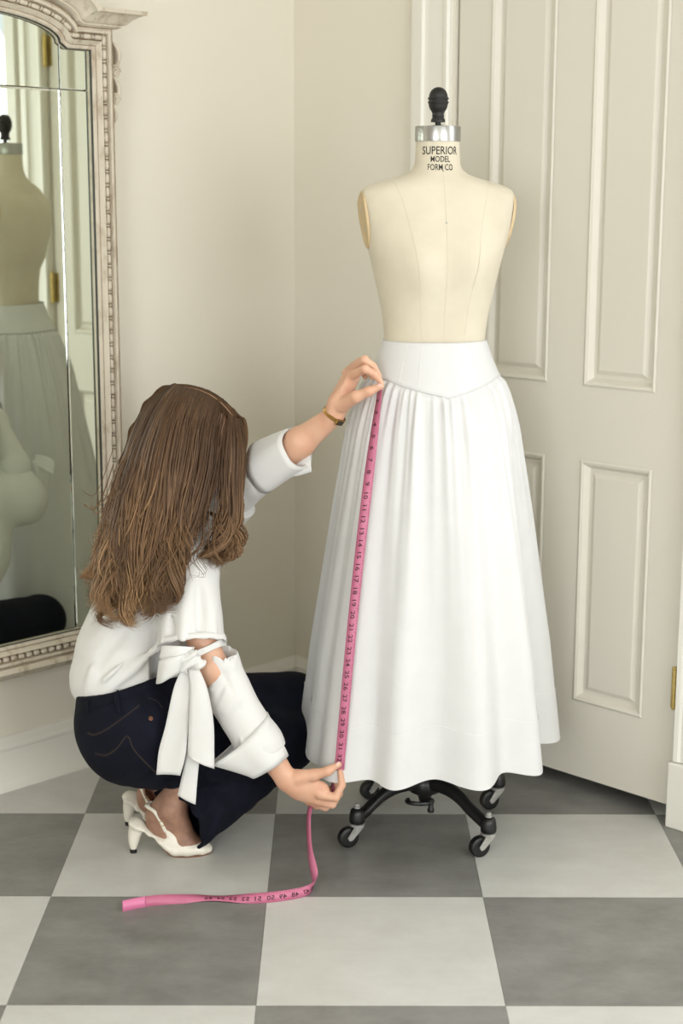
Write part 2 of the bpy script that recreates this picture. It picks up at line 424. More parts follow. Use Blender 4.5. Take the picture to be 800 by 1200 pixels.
def put_bead(me, p, t):
    o = link('carved_bead', me, frame)
    x = (ax_s * float(t[0]) + Vector((0, 0, float(t[1])))).normalized(); y = ax_o.normalized(); z = x.cross(y)
    mt = Matrix((x, y, z)).transposed().to_4x4(); mt.translation = Vector(mw(p[0], 0.0705, p[1])) - R0
    o.matrix_local = mt
for p, t in walk([mid[0], mid[1]], 0.0205): put_bead(bead_round, p, t)
nn = len(mid)
side_r = [mid[1], mid[2]]; side_l = [mid[-1], mid[0]]; topm = mid[2:]
for P in (side_r, topm, side_l):
    for p, t in walk(P, 0.0300):
        put_bead(bead_long, p, t); put_bead(bead_disc, (p[0] + t[0] * 0.0150, p[1] + t[1] * 0.0150), t)
# cornice along the top: straight shoulders and the curved middle
cpath = [(SR - 0.045, 1.7335), (SR + 0.040, 1.7335)] + [(AC - 0.270 * math.cos(math.pi * k / 28), 1.742 + 0.062 * math.sin(math.pi * k / 28)) for k in range(29)] + [(SL - 0.040, 1.7335), (SL + 0.045, 1.7335)]
cprof = [(0.0, -0.008), (0.0, 0.078), (0.004, 0.086), (0.007, 0.086), (0.008, 0.092), (0.011, 0.096), (0.018, 0.102), (0.026, 0.114), (0.029, 0.122), (0.0295, 0.126), (0.038, 0.128), (0.038, -0.008)]
def cornice_pts(off, grow):
    P = offset_path(cpath, off, False); P = [np.array(p) for p in P]
    P[0] = P[0] + np.array((-grow, 0)); P[-1] = P[-1] + np.array((grow, 0)); return P
SG0 = SGN
_c = offset_path(cpath, 0.05, False)
if _c[15][1] < cpath[15][1]: SGN = -SGN
rows = [[tuple(mw(p[0], o, p[1])) for p in cornice_pts(z, max(0, o - 0.066))] for z, o in cprof]
G3 = np.array(rows); mb = MB(); mb.grid(G3, closed_u=True); npz = len(cpath); k = len(cprof)
mb.f.append(tuple(i * npz for i in range(k))); mb.f.append(tuple(i * npz + npz - 1 for i in range(k))[::-1])
mb.build('cornice', M['gesso'], mirror, True, 28)
SGN = SG0
# carved husk drops hanging at both outer sides
def husk(sd):
    s0 = SR - 0.045 if sd < 0 else SL + 0.045
    mb = MB()
    def leaf(zc, h, wd, tw):
        for q in range(5):
            a = (q - 2) * 0.42
            pts = [(s0 + sd * (0.004 + wd * math.sin(math.pi * t) * (0.5 + 0.5 * math.cos(a))), 0.058 + wd * math.sin(a) * math.sin(math.pi * min(1, t * 1.1)), zc + h * (0.5 - t) + tw * math.sin(3 * t)) for t in np.linspace(0, 1, 9)]
            mb.tube([tuple(mw(*p)) for p in pts], [0.0015 + 0.0042 * math.sin(math.pi * t) for t in np.linspace(0, 1, 9)], 6)
    leaf(1.672, 0.085, 0.020, 0.004); leaf(1.605, 0.075, 0.018, -0.003); leaf(1.548, 0.050, 0.010, 0.0)
    for zc, r in ((1.642, 0.016), (1.582, 0.014)):
        th = np.linspace(0, 4.2 * math.pi, 34); rr = r * (1 - th / th[-1] * 0.8)
        mb.tube([tuple(mw(s0 + sd * (0.012 + 0.5 * a * math.cos(t)), 0.066 + 0.6 * a * math.cos(t), zc + a * math.sin(t))) for t, a in zip(th, rr)], 0.0032, 6)
    mb.tube([tuple(mw(s0 + sd * 0.004, 0.058, z)) for z in np.linspace(1.715, 1.525, 12)], [0.0065 - 0.0025 * abs(math.sin(7 * z)) for z in np.linspace(0, 1, 12)], 6)
    mb.build('carved_drop', M['gesso'], mirror, True)
husk(-1); husk(1)
# glass: centre panes and side strips, each pane a bevelled plate
def pane(poly, name='mirror_pane', bev=0.006):
    n = len(poly); P = [np.array(p) for p in poly]; c = sum(P) / n
    ins = []
    for i in range(n):
        a, p, b = P[i - 1], P[i], P[(i + 1) % n]
        e1 = (p - a) / np.linalg.norm(p - a); e2 = (b - p) / np.linalg.norm(b - p)
        m = np.array((-e1[1] - e2[1], e1[0] + e2[0])); m /= max(1e-6, m @ m) / 2
        if m @ (c - p) < 0: m = -m
        ins.append(p + m * bev)
    v = [tuple(mw(p[0], MIR - 0.0022, p[1])) for p in P] + [tuple(mw(p[0], MIR, p[1])) for p in ins] + [tuple(mw(p[0], MIR - 0.006, p[1])) for p in P]
    f = [tuple(range(n, 2 * n)), tuple(range(2 * n, 3 * n))[::-1]] + [(2 * n + i, 2 * n + (i + 1) % n, (i + 1) % n, i) for i in range(n)]
    o = part(name, v, f, M['mirror'], mirror, False)
    vb = v[:2 * n]; fb = [(i, (i + 1) % n, n + (i + 1) % n, n + i) for i in range(n)]
    part('bevelled_edge', vb, fb, M['mirror_edge'], o, False)
JR, JL, JZ = 0.767, 1.251, 1.599
pane([(SR - 0.004, ZB - 0.004), (JR - 0.0012, ZB - 0.004), (JR - 0.0012, JZ - 0.0006), (SR - 0.004, JZ - 0.0006)], bev=0.0016)
pane([(SR - 0.004, JZ + 0.0006), (JR - 0.0012, JZ + 0.0006), (JR - 0.0012, ZS + 0.006), (SR - 0.004, ZS + 0.004)], bev=0.0016)
pane([(SL + 0.004, ZB - 0.004), (JL + 0.0012, ZB - 0.004), (JL + 0.0012, JZ - 0.0006), (SL + 0.004, JZ - 0.0006)][::-1], bev=0.0016)
pane([(SL + 0.004, JZ + 0.0006), (JL + 0.0012, JZ + 0.0006), (JL + 0.0012, ZS + 0.006), (SL + 0.004, ZS + 0.004)][::-1], bev=0.0016)
pane([(JR + 0.0012, ZB - 0.004), (JL - 0.0012, ZB - 0.004), (JL - 0.0012, JZ - 0.0006), (JR + 0.0012, JZ - 0.0006)], bev=0.0045)
pane([(JR + 0.0012, JZ + 0.0006), (JL - 0.0012, JZ + 0.0006), (JL - 0.0012, 1.704)] + [(p[0], p[1] + 0.004) for p in arch()[::-1] if JR + 0.002 < p[0] < JL - 0.002] + [(JR + 0.0012, 1.704)], bev=0.0016)
mb = MB()
for s in (JR, JL): mb.box((s - 0.0016, MIR - 0.008, ZB), (s + 0.0016, MIR - 0.0035, 1.70), lambda x, y, z: mw(x, y, z))
mb.build('glass_joint', M['joint'], mirror)
mb = MB(); mb.box((SR - 0.01, 0.006, ZB - 0.01), (SL + 0.01, MIR - 0.009, 1.69), lambda x, y, z: mw(x, y, z))
mb.build('backing_board', M['gesso_dark'], mirror)
# ------------------------------------------------------------------ dress form
M['linen'] = mat('natural_linen', rgb(216, 207, 186), 0.85, col2=rgb(210, 200, 178), scale=14, bump=0.18, bscale=900, sheen=0.15)
M['linen_seam'] = mat('linen_seam', rgb(206, 197, 175), 0.9, bump=0.1)
M['ink'] = mat('black_print', rgb(38, 34, 30), 0.7, bump=0.02)
M['aluminium'] = mat('brushed_aluminium', rgb(178, 178, 176), 0.28, 1.0, col2=rgb(158, 158, 156), scale=30, bump=0.06, bscale=150, stretch=(1, 1, 0.05))
M['black_paint'] = mat('black_enamel', rgb(22, 22, 22), 0.38, bump=0.08, bscale=120)
M['black_wood'] = mat('matte_black_turned_wood', rgb(24, 23, 22), 0.5, bump=0.05)
M['rubber'] = mat('black_rubber', rgb(18, 18, 18), 0.45, bump=0.03)
M['zinc'] = mat('zinc_plated_steel', rgb(200, 199, 194), 0.35, 0.45, col2=rgb(176, 174, 168), scale=80, bump=0.05)
M['armplate'] = mat('tan_armhole_board', rgb(206, 182, 142), 0.6, bump=0.1)
AX, AY, FACE = 0.204, 3.28, math.radians(10)
FR = np.array((math.cos(FACE), math.sin(FACE), 0)); FF = np.array((math.sin(FACE), -math.cos(FACE), 0))
def fl(a, b, z): return np.array((AX, AY, 0)) + a * FR + b * FF + np.array((0, 0, z))
form = thing('dress_form', (AX, AY, 0.0), 'cream linen dress form with black finial on a black caster base', 'dress form')
RINGS = np.array([  # z, half width, front depth, back depth, exponent
    (1.482, .0445, .0445, .0445, 2.0), (1.460, .0450, .0450, .0450, 2.0), (1.436, .0462, .0458, .0475, 2.0), (1.424, .0510, .0475, .0520, 2.0),
    (1.415, .0620, .0500, .0560, 2.0), (1.407, .0850, .0540, .0610, 2.05), (1.400, .1120, .0575, .0660, 2.1), (1.392, .1400, .0610, .0700, 2.2),
    (1.384, .1560, .0640, .0730, 2.3), (1.374, .1625, .0680, .0770, 2.4), (1.350, .1630, .0760, .0990, 2.5), (1.320, .1570, .0850, .1060, 2.5),
    (1.290, .1490, .0930, .1070, 2.4), (1.260, .1405, .0985, .1030, 2.3), (1.230, .1330, .1000, .0970, 2.2), (1.200, .1265, .0970, .0900, 2.2),
    (1.170, .1195, .0900, .0745, 2.15), (1.130, .1110, .0825, .0700, 2.1), (1.085, .1055, .0780, .0690, 2.1), (1.060, .1080, .0790, .0710, 2.1),
    (1.000, .1280, .0860, .0860, 2.1), (0.950, .1450, .0930, .0980, 2.2), (0.900, .1500, .0960, .1030, 2.2)])[::-1]
def ring(z):
    return [np.interp(z, RINGS[:, 0], RINGS[:, k]) for k in (1, 2, 3, 4)]
def arm_limit(z): return 0.1575 - 0.150 * max(0.0, 1.355 - z) - 0.05 * max(0, z - 1.355)   # plane of the armhole boards
def form_pt(th, z, off=0.0):
    """th = 0 front, + towards image right"""
    A, bf, bb, p = ring(z)
    c, s = math.cos(th), math.sin(th)
    a = math.copysign(abs(s) ** (2 / p), s) * (A + off); b = math.copysign(abs(c) ** (2 / p), c) * ((bf if c > 0 else bb) + off)
    if c > 0:
        b += 0.021 * c * (math.exp(-((abs(a) - 0.066) / 0.040) ** 2 - ((z - 1.235) / 0.050) ** 2))
    if z > 1.255:
        l = arm_limit(z) + off
        if abs(a) > l: a = math.copysign(l, a)
    return fl(a, b, z)
zs = [0.90 + 0.018 * i for i in range(27)] + list(np.linspace(1.374, 1.436, 16)) + [1.445, 1.455, 1.468, 1.482]
mb = MB(); nth = 96
mb.grid(np.array([[form_pt(2 * math.pi * k / nth, z) for k in range(nth)] for z in zs]), closed_v=True)
mb.f.append(tuple(range(nth))[::-1]); mb.f.append(tuple((len(zs) - 1) * nth + k for k in range(nth)))
torso = mb.build('torso', M['linen'], form, True, 60)
# seams
def a_to_th(a, z):
    A, bf, bb, p = ring(z); return math.asin(max(-1, min(1, math.copysign(min(1, abs(a) / A) ** (p / 2), a))))
def seam(az):
    P = spline(np.array(az), 60); mb = MB()
    mb.tube([form_pt(a_to_th(a, z), z, -0.0001) for a, z in P], 0.0005, 5); return mb.build('seam', M['linen_seam'], form, True)
for sd in (-1, 1):
    seam([(sd * .100, 1.402), (sd * .086, 1.36), (sd * .072, 1.30), (sd * .062, 1.235), (sd * .052, 1.17), (sd * .044, 1.075)])
seam([(0.0, 1.43), (0, 1.30), (0, 1.20), (0, 1.075)])
# armhole boards
for sd in (-1, 1):
    mb = MB(); G = []
    for r, d in ((1.0, -0.004), (1.0, 0.0008), (0.96, 0.0022), (0.90, 0.0022), (0.86, 0.0012), (0.5, 0.0010), (0.02, 0.0010)):
        row = []
        for k in range(40):
            t = 2 * math.pi * k / 40; z = 1.322 + r * 0.058 * math.sin(t); b = 0.000 + r * (0.040 + 0.006 * math.sin(t)) * math.cos(t)
            row.append(fl(sd * (arm_limit(z) + d), b, z))
        G.append(row)
    mb.grid(np.array(G), closed_v=True, flip=sd < 0); o = mb.build('armhole_board', M['armplate'], form, True, 40)
    mb = MB()
    for k in range(2):
        z = 1.30 + 0.045 * k; c = fl(sd * (arm_limit(z) + 0.0014), 0, z); mb.lathe([(0.003, 0), (0.003, 0.0006), (0.0015, 0.001)], c, 10, sd * FR)
    mb.build('screw', M['zinc'], o, True, 30)
# neck cap and finial
mb = MB(); mb.lathe([(0.0440, 1.4785), (0.0462, 1.479), (0.0465, 1.481), (0.0465, 1.507), (0.0458, 1.509), (0.0, 1.5092)], (AX, AY, 0), 64)
cap = mb.build('neck_cap', M['aluminium'], form, True, 30)
mb = MB()
for k in range(3):
    t = math.radians(60 + 120 * k); mb.lathe([(0.0022, 1.5088), (0.0022, 1.5100), (0.001, 1.5104)], (AX + 0.027 * math.cos(t), AY + 0.027 * math.sin(t), 0), 10)
mb.build('screw', M['zinc'], cap, True, 30)
fz = [(0.0, 1.5865), (0.004, 1.5862), (0.0100, 1.5838), (0.0148, 1.5795), (0.0178, 1.5740), (0.0190, 1.5690), (0.0192, 1.5665), (0.0208, 1.5655), (0.0214, 1.5640), (0.0208, 1.5622), (0.0194, 1.5612),
      (0.0193, 1.5590), (0.0208, 1.5580), (0.0214, 1.5565), (0.0208, 1.5548), (0.0198, 1.5535), (0.0192, 1.5490), (0.0170, 1.5430), (0.0140, 1.5390), (0.0122, 1.5355), (0.0118, 1.5320), (0.0124, 1.5305), (0.0124, 1.5290), (0.0115, 1.5280),
      (0.0118, 1.5265), (0.0138, 1.5230), (0.0147, 1.5195), (0.0146, 1.5175), (0.0060, 1.5172), (0.0056, 1.5120), (0.0125, 1.5110), (0.0150, 1.5092)][::-1]
mb = MB(); mb.lathe(fz, (AX, AY, 0), 40); mb.build('finial', M['black_wood'], form, True, 50)
# printed name on the neck, wrapped round it
def text_geo(s, size, space=1.0, off=0.0):
    c = bpy.data.curves.new('t', 'FONT'); c.body = s; c.size = size; c.align_x = 'CENTER'; c.align_y = 'CENTER'; c.space_character = space
    c.resolution_u = 3; c.offset = off
    o = bpy.data.objects.new('t', c); COL.objects.link(o)
    dg = bpy.context.evaluated_depsgraph_get(); me = o.evaluated_get(dg).to_mesh()
    bm = bmesh.new(); bm.from_mesh(me); bmesh.ops.triangulate(bm, faces=bm.faces[:])
    v = np.array([p.co[:] for p in bm.verts]); f = [[q.index for q in t.verts] for t in bm.faces]
    bm.free(); o.evaluated_get(dg).to_mesh_clear(); bpy.data.objects.remove(o); bpy.data.curves.remove(c)
    return v, f
mb = MB(); FN = math.radians(4.0)
for s, zc, size, width in (('SUPERIOR', 1.4605, 0.0225, 0.079), ('MODEL', 1.4435, 0.0165, 0.0405), ('FORM CO', 1.4275, 0.0172, 0.0530)):
    v, f = text_geo(s, size, 1.02, 0.00018)
    sx = width / (v[:, 0].max() - v[:, 0].min()); yc = (v[:, 1].max() + v[:, 1].min()) / 2
    out = []
    for x, y, _ in v:
        z = zc + (y - yc); A, bf, bb, p = ring(z); R = A + 0.0006
        t = x * sx / R + FN
        out.append((AX + R * math.sin(t), AY - (bf + 0.0006) * math.cos(t), z))
    mb.add(out, f)
mb.build('printed_name', M['ink'], form, label='black printed lettering on the neck')
for a, z in ((0.0, 1.4205), (0.0, 1.318)):      # little pins down the front
    mb = MB(); mb.lathe([(0.0022, 0), (0.0018, 0.0007), (0.0005, 0.001)], form_pt(a_to_th(a, z), z, 0.0005), 10, FF); mb.build('pin', M['zinc'], form, True)
# stand: pole, hub, four cast legs with casters
BC = np.array((0.196, 3.276, 0))
mb = MB(); mb.lathe([(0.0125, 0.075), (0.0125, 0.95)], BC, 20); mb.build('pole', M['black_paint'], form, True, 40)
mb = MB(); mb.lathe([(0.0, 0.062), (0.012, 0.062), (0.014, 0.070), (0.020, 0.080), (0.034, 0.086), (0.038, 0.100), (0.036, 0.116), (0.026, 0.126), (0.022, 0.150), (0.0126, 0.154)], BC, 32)
mb.build('hub', M['black_paint'], form, True, 40)
mb = MB()
th = np.linspace(math.radians(150), math.radians(390), 26)
mb.tube([BC + np.array((-0.012 + 0.028 * math.cos(t), -0.03 + 0.016 * math.sin(t), 0.072)) for t in th], 0.005, 8)
mb.lathe([(0.0, 0.050), (0.007, 0.050), (0.008, 0.056), (0.006, 0.060), (0.006, 0.080)], BC + np.array((0.012, -0.038, 0)), 14)
mb.build('foot_ring', M['black_paint'], form, True, 40)
for wx, wy in ((0.027, 3.165), (0.304, 3.117), (0.350, 3.381), (0.078, 3.440)):
    P = np.array((wx + 0.019, wy + 0.004, 0))                    # caster post
    d = P - BC; d[2] = 0; L = np.linalg.norm(d); d /= L; sdv = np.array((-d[1], d[0], 0))
    prof = [(0.020, 0.108, .019, .017), (0.05, 0.112, .015, .0155), (0.085, 0.110, .0135, .014), (0.115, 0.101, .0125, .013), (0.140, 0.088, .0125, .012), (L - 0.018, 0.072, .0125, .012), (L + 0.002, 0.068, .013, .012)]
    ctr = spline(np.array(prof), 22); G = []
    for r, z, hw, hh in ctr:
        row = []
        for k in range(16):
            t = 2 * math.pi * k / 16; cx, cz = math.cos(t), math.sin(t)
            row.append(BC + d * r + sdv * hw * math.copysign(abs(cx) ** 0.7, cx) + np.array((0, 0, z + hh * math.copysign(abs(cz) ** 0.7, cz))))
        G.append(row)
    mb = MB(); mb.grid(np.array(G), closed_v=True); mb.f.append(tuple(range(16))[::-1]); mb.f.append(tuple(21 * 16 + k for k in range(16)))
    leg = mb.build('leg', M['black_paint'], form, True, 50)
    mb = MB(); mb.lathe([(0.0, 0.0535), (0.0150, 0.0535), (0.0170, 0.056), (0.0172, 0.064), (0.0160, 0.074), (0.0140, 0.083), (0.0085, 0.087), (0.0, 0.088)], P, 24); mb.build('leg_boss', M['black_paint'], leg, True, 50)
    mb = MB(); mb.lathe([(0.0075, 0.0865), (0.0078, 0.088), (0.0078, 0.0905), (0.005, 0.0915), (0.005, 0.0955), (0.0035, 0.097), (0.0, 0.0972)], P, 12); mb.build('nut', M['zinc'], leg, True, 30)
    ca = thing_part = bpy.data.objects.new('caster', None)
    # caster: fork (the part), wheel and axle (its sub-parts)
    ax = np.array((0.42, -0.907, 0)); fw = np.array((-0.907, -0.42, 0)); W0 = np.array((wx, wy, 0.0225))
    mb = MB()
    mb.lathe([(0.0, 0.0475), (0.0155, 0.0475), (0.0165, 0.0490), (0.0165, 0.0515), (0.0125, 0.0530), (0.0, 0.0534)], P, 24)
    for s in (-1, 1):
        o = ax * s * 0.0115; t2 = ax * s * 0.0018
        q = [P - fw * 0.011 + np.array((0, 0, 0.0478)), P + fw * 0.013 + np.array((0, 0, 0.0478)), W0 + fw * 0.0065 + np.array((0, 0, 0.002)), W0 + fw * 0.002 - np.array((0, 0, 0.0055)), W0 - fw * 0.005 - np.array((0, 0, 0.004))]
        v = [p + o for p in q] + [p + o + t2 for p in q]
        mb.add(v, [(0, 1, 2, 3, 4), (9, 8, 7, 6, 5)] + [(i, (i + 1) % 5, 5 + (i + 1) % 5, 5 + i) for i in range(5)])
    fork = mb.build('caster', M['zinc'], form, True, 30, label='zinc caster fork with black wheel')
    mb = MB(); mb.lathe([(0.004, -0.0092), (0.015, -0.0092), (0.0195, -0.0088), (0.0220, -0.0070), (0.0225, -0.004), (0.0225, 0.004), (0.0220, 0.0070), (0.0195, 0.0088), (0.015, 0.0092), (0.004, 0.0092)], W0, 32, ax)
    mb.build('wheel', M['rubber'], fork, True, 40)
    mb = MB(); mb.lathe([(0.0, -0.0148), (0.0040, -0.0146), (0.0045, -0.0125), (0.0045, 0.0125), (0.0040, 0.0146), (0.0, 0.0148)], W0, 14, ax); mb.build('axle', M['zinc'], fork, True, 40)
# ------------------------------------------------------------------ white gathered skirt on the form
M['cotton'] = mat('white_cotton_poplin', rgb(230, 230, 229), 0.75, col2=rgb(227, 227, 226), scale=20, bump=0.06, bscale=700, sheen=0.2, trans=0.12)
M['stitch'] = mat('white_stitching', rgb(240, 239, 235), 0.8, bump=0.05)
skirt = thing('skirt', (AX, AY, 0.19), 'long white cotton gathered skirt with pointed yoke worn by the dress form', 'skirt')
SKR = np.array([(1.077, .1075, .80), (1.040, .121, .80), (1.000, .139, .82), (.965, .1545, .83), (.930, .166, .85), (.890, .1765, .87), (.780, .1965, .91), (.678, .214, .94), (.535, .236, .97), (.420, .254, .99), (.313, .2665, 1.0), (.190, .281, 1.0), (.10, .29, 1.0)])[::-1]
HEMZ = 0.205
def zb(th):     # yoke point at centre front (th = 0)
    t = abs((th + math.pi) % (2 * math.pi) - math.pi)
    return 1.003 - 0.033 * max(0.0, 1 - t / 0.98)
_rs = random.Random(5)
GH = [(n, _rs.uniform(0, 6.28), _rs.uniform(0.5, 1.0)) for n in (37, 46, 53, 61, 71, 83)]
MH = [(n, _rs.uniform(0, 6.28), _rs.uniform(0.6, 1.0)) for n in (17, 22, 27, 31)]
# broad folds: (angle in degrees from the front, + to the right; width; height)
BF = [(-76, 9, .010), (-54, 13, .040), (-39, 6, -.012), (-27, 8, .026), (-11, 8, -.018), (7, 9, .034), (22, 7, -.016), (36, 8, .026), (59, 11, -.072), (88, 12, .016), (112, 12, .015), (140, 11, .016), (168, 11, .014), (-165, 10, .014), (-140, 12, .016), (-112, 11, .014), (-93, 8, -.010), (-66, 5, -.006)]
def fold(th, z):
    t = max(0.0, min(1.0, (zb(th) - z) / (zb(th) - HEMZ)))
    g = sum(a * math.sin(n * th + p) for n, p, a in GH) / 3.2
    m = sum(a * math.sin(n * th + p + 0.8 * t) for n, p, a in MH) / 2.2
    d = 0.0068 * g * math.exp(-t * 6.0) * min(1, t * 40 + 0.15) + 0.0080 * m * (min(1, t * 9)) * math.exp(-t * 2.6)
    deg = math.degrees(th)
    b = 0.0
    for c, wd, h in BF:
        x = (deg - c + 180) % 360 - 180
        b += h * math.exp(-(x / wd) ** 2)
    d += (b - 0.006) * (0.08 + 0.92 * t ** 1.1) * min(1, t * 6)
    return d
def sk(th, z, off=0.0, folds=True):
    R = np.interp(z, SKR[:, 0], SKR[:, 1]); k = np.interp(z, SKR[:, 0], SKR[:, 2])
    s, c = math.sin(th), math.cos(th)
    r = R + off + (fold(th, z) if folds else 0.0)
    if folds: r += -0.001 + 0.0045 * max(0.0, min(1.0, (zb(th) - z) / 0.012))
    return fl(s * r, c * r * k, z)
def hemz(th):
    return HEMZ + 0.45 * (fold(th, HEMZ)) * -0.5 + 0.003 * math.sin(3 * th + 1) - 0.002 * math.cos(th)
NT, NZ = 480, 80
ths = np.linspace(0, 2 * math.pi, NT, endpoint=False)
TZ = np.concatenate([np.linspace(-0.008, 0.12, 28)[:-1], np.linspace(0.12, 1, NZ - 25)])
G = np.array([[sk(th, zb(th) + (hemz(th) - zb(th)) * t) for th in ths] for t in TZ])
mb = MB(); mb.grid(G, closed_v=True)
panel = solid(mb.build('gathered_panel', M['cotton'], skirt, True), 0.0007, -1)
SKBVH = BVHTree.FromPolygons([Vector(p) for p in mb.v], [tuple(f) for f in mb.f])
# yoke, two thick at the top edge, with its princess seams
G = np.array([[sk(th, 1.078 + (zb(th) - 1.078) * t, 0.0012 + (0.0015 if t > 0.93 else 0), False) for th in ths[::3]] for t in np.linspace(0, 1, 14)])
mb = MB(); mb.grid(G, closed_v=True); yoke = solid(mb.build('yoke', M['cotton'], skirt, True), 0.0016, -1)
def stitch(th_z, name='stitching', off=0.0022, r=0.00045, folds=False, parent=None):
    mb = MB(); mb.tube([sk(t, z, off, folds) for t, z in th_z], r, 5); return mb.build(name, M['stitch'], parent or yoke, True)
for d in (-42, -24, 6, 30):
    stitch([(math.radians(d), z) for z in np.linspace(1.076, zb(math.radians(d)) + 0.002, 12)], off=0.0016)
stitch([(t, zb(t) + 0.0015) for t in np.linspace(0, 2 * math.pi, 240)], off=0.0032)
stitch([(t, 1.0745) for t in np.linspace(0, 2 * math.pi, 160)], off=0.0016)
# hem band: a second layer on the outside of the lowest 11 cm
G = np.array([[sk(th, hemz(th) + 0.112 * t, 0.0009) for th in ths] for t in np.linspace(1, -0.003, 10)])
mb = MB(); mb.grid(G, closed_v=True); hem = mb.build('hem_band', M['cotton'], skirt, True)
stitch([(t, hemz(t) + 0.111) for t in np.linspace(0, 2 * math.pi, 480)], off=0.0012, folds=True, parent=hem)

# ------------------------------------------------------------------ pink measuring tape
M['tape'] = mat('pink_vinyl_tape', rgb(196, 112, 142), 0.42, col2=rgb(188, 102, 132), scale=30, bump=0.03)
M['tape_ink'] = mat('dark_red_print', rgb(70, 20, 40), 0.6, bump=0.02)
M['tape_end'] = mat('pink_tape_end', rgb(212, 118, 158), 0.35, bump=0.02)
INCH_PX = 13.96
tape = thing('measuring_tape', tuple(floor_at(300, 1049)), 'pink measuring tape held against the skirt and trailing on the floor', 'measuring tape')
# stretch 1 lies down the skirt
ys = np.linspace(450, 900, 46)
def tape_x(y): return 446.0 + (397.5 - 446.0) * (y - 450) / 450 - 3.2 * math.sin(math.pi * (y - 450) / 450)
pts = []
cpos = Vector((0, 0, CAM_H))
for y in ys:
    d = Vector((tape_x(y) - 400) / FPX * _r - (y - 600) / FPX * _u + _f).normalized()
    h = SKBVH.ray_cast(cpos, d); pts.append(h[0].y if h[0] else None)
last = None
dep = []
for p in pts:
    last = p if p is not None else last; dep.append(last)
dep = np.array([d if d is not None else 3.2 for d in dep])
env = np.array([dep[max(0, i - 5):i + 6].min() for i in range(len(dep))]); env = np.convolve(np.pad(env, 6, mode='edge'), np.ones(13) / 13, 'valid')
env = np.minimum(env, dep) - 0.006
env = np.convolve(np.pad(env, 3, mode='edge'), np.ones(7) / 7, 'valid')
P1 = np.array([at(tape_x(y), y, Y) for y, Y in zip(ys, env)])
WID = 0.0205
class Ribbon:
    """centre line + width direction, both interpolated by a parameter"""
    def __init__(s, C, Wd, T): s.C = np.asarray(C); s.W = np.asarray(Wd); s.T = np.asarray(T)
    def at(s, t):
        c = np.array([np.interp(t, s.T, s.C[:, k]) for k in range(3)]); w = np.array([np.interp(t, s.T, s.W[:, k]) for k in range(3)])
        return c, w / np.linalg.norm(w)
wd1 = np.tile(np.array((0.985, -0.17, 0.10)), (len(ys), 1))
wd1[:13] = [np.array((math.sin(a_), -math.cos(a_), 0.10)) for a_ in np.linspace(0.35, 1.40, 13)]
rb1 = Ribbon(P1, wd1, 9 + (ys - 567) / INCH_PX)
# stretch 2: from behind the fingers down to the floor, then along the floor and through a twist
c2 = [at(397.5, 900, env[-1]), at(397, 908, env[-1] + 0.012), at(388, 926, env[-1] + 0.03), at(370, 938, 3.075), at(362.5, 950, 3.045), at(361.5, 972, 3.02), at(363, 994, 2.99), at(366.5, 1014, 2.965), at(368.5, 1026, 2.952),
      floor_at(368, 1036, 0.0105), floor_at(361, 1043, 0.0104), floor_at(345, 1047.5, 0.0103), floor_at(316, 1051.5, 0.0095), floor_at(290, 1053, 0.0075), floor_at(268, 1053, 0.0045), floor_at(250, 1052.5, 0.0035), floor_at(232, 1052.5, 0.0045), floor_at(215, 1053.5, 0.0060), floor_at(190, 1054.5, 0.0080), floor_at(168, 1057, 0.0092), floor_at(143.5, 1062, 0.0098)]
w2 = [(.985, -.17, .1), (.9, -.3, .1), (.5, -.85, .1), (.35, -.9, .05), (.40, -.90, 0), (.45, -.89, 0), (.52, -.85, .05), (.75, -.62, .2), (.62, -.55, .55), (.25, -.35, .90), (.02, .22, .97), (.0, .30, .95), (.0, .45, .89), (.0, .75, .66), (.0, .98, .2), (.0, 1.0, .05), (.0, .95, .3), (.0, .80, .6), (-.02, .58, .81), (-.03, .40, .91), (-.05, .30, .95)]
C2 = spline(np.array(c2), 200); W2 = spline(np.array(w2), 200)
Ls = np.concatenate([[0], np.cumsum(np.linalg.norm(np.diff(C2, axis=0), axis=1))])
k50 = np.argmin(np.linalg.norm(C2 - np.array(c2[12]), axis=1)); inch2 = 0.0250
rb2 = Ribbon(C2, W2, 50 + (Ls - Ls[k50]) / inch2)
def strip(rb, t0, t1, n, half=WID / 2, nrm=0.0):
    G = []
    for t in np.linspace(t0, t1, n):
        c, w = rb.at(t); G.append([c - w * half, c, c + w * half])
    return np.array(G)
tt1 = rb1.T[-1]; te = rb2.T[-1]
mb = MB(); mb.grid(strip(rb1, rb1.T[0], tt1, 90)); mb.grid(strip(rb2, rb2.T[0], te - 1.9, 220))
ribbon = solid(mb.build('ribbon', M['tape'], tape, True), 0.0006)
mb = MB(); mb.grid(strip(rb2, te - 1.9, te, 16, WID / 2 + 0.0003)); solid(mb.build('tape_end', M['tape_end'], tape, True, label='blank pink end of the tape'), 0.0012)
def tape_pt(rb, t, x, y, side, unit):
    """x along the tape (metres), y across, lifted off the face"""
    c, w = rb.at(t + x / unit); c2_, _ = rb.at(t + x / unit + 0.05)
    d = c2_ - c; d /= np.linalg.norm(d) + 1e-9; n = np.cross(w, d); n /= np.linalg.norm(n)
    return c + w * y + n * side * 0.0007
mk = MB()
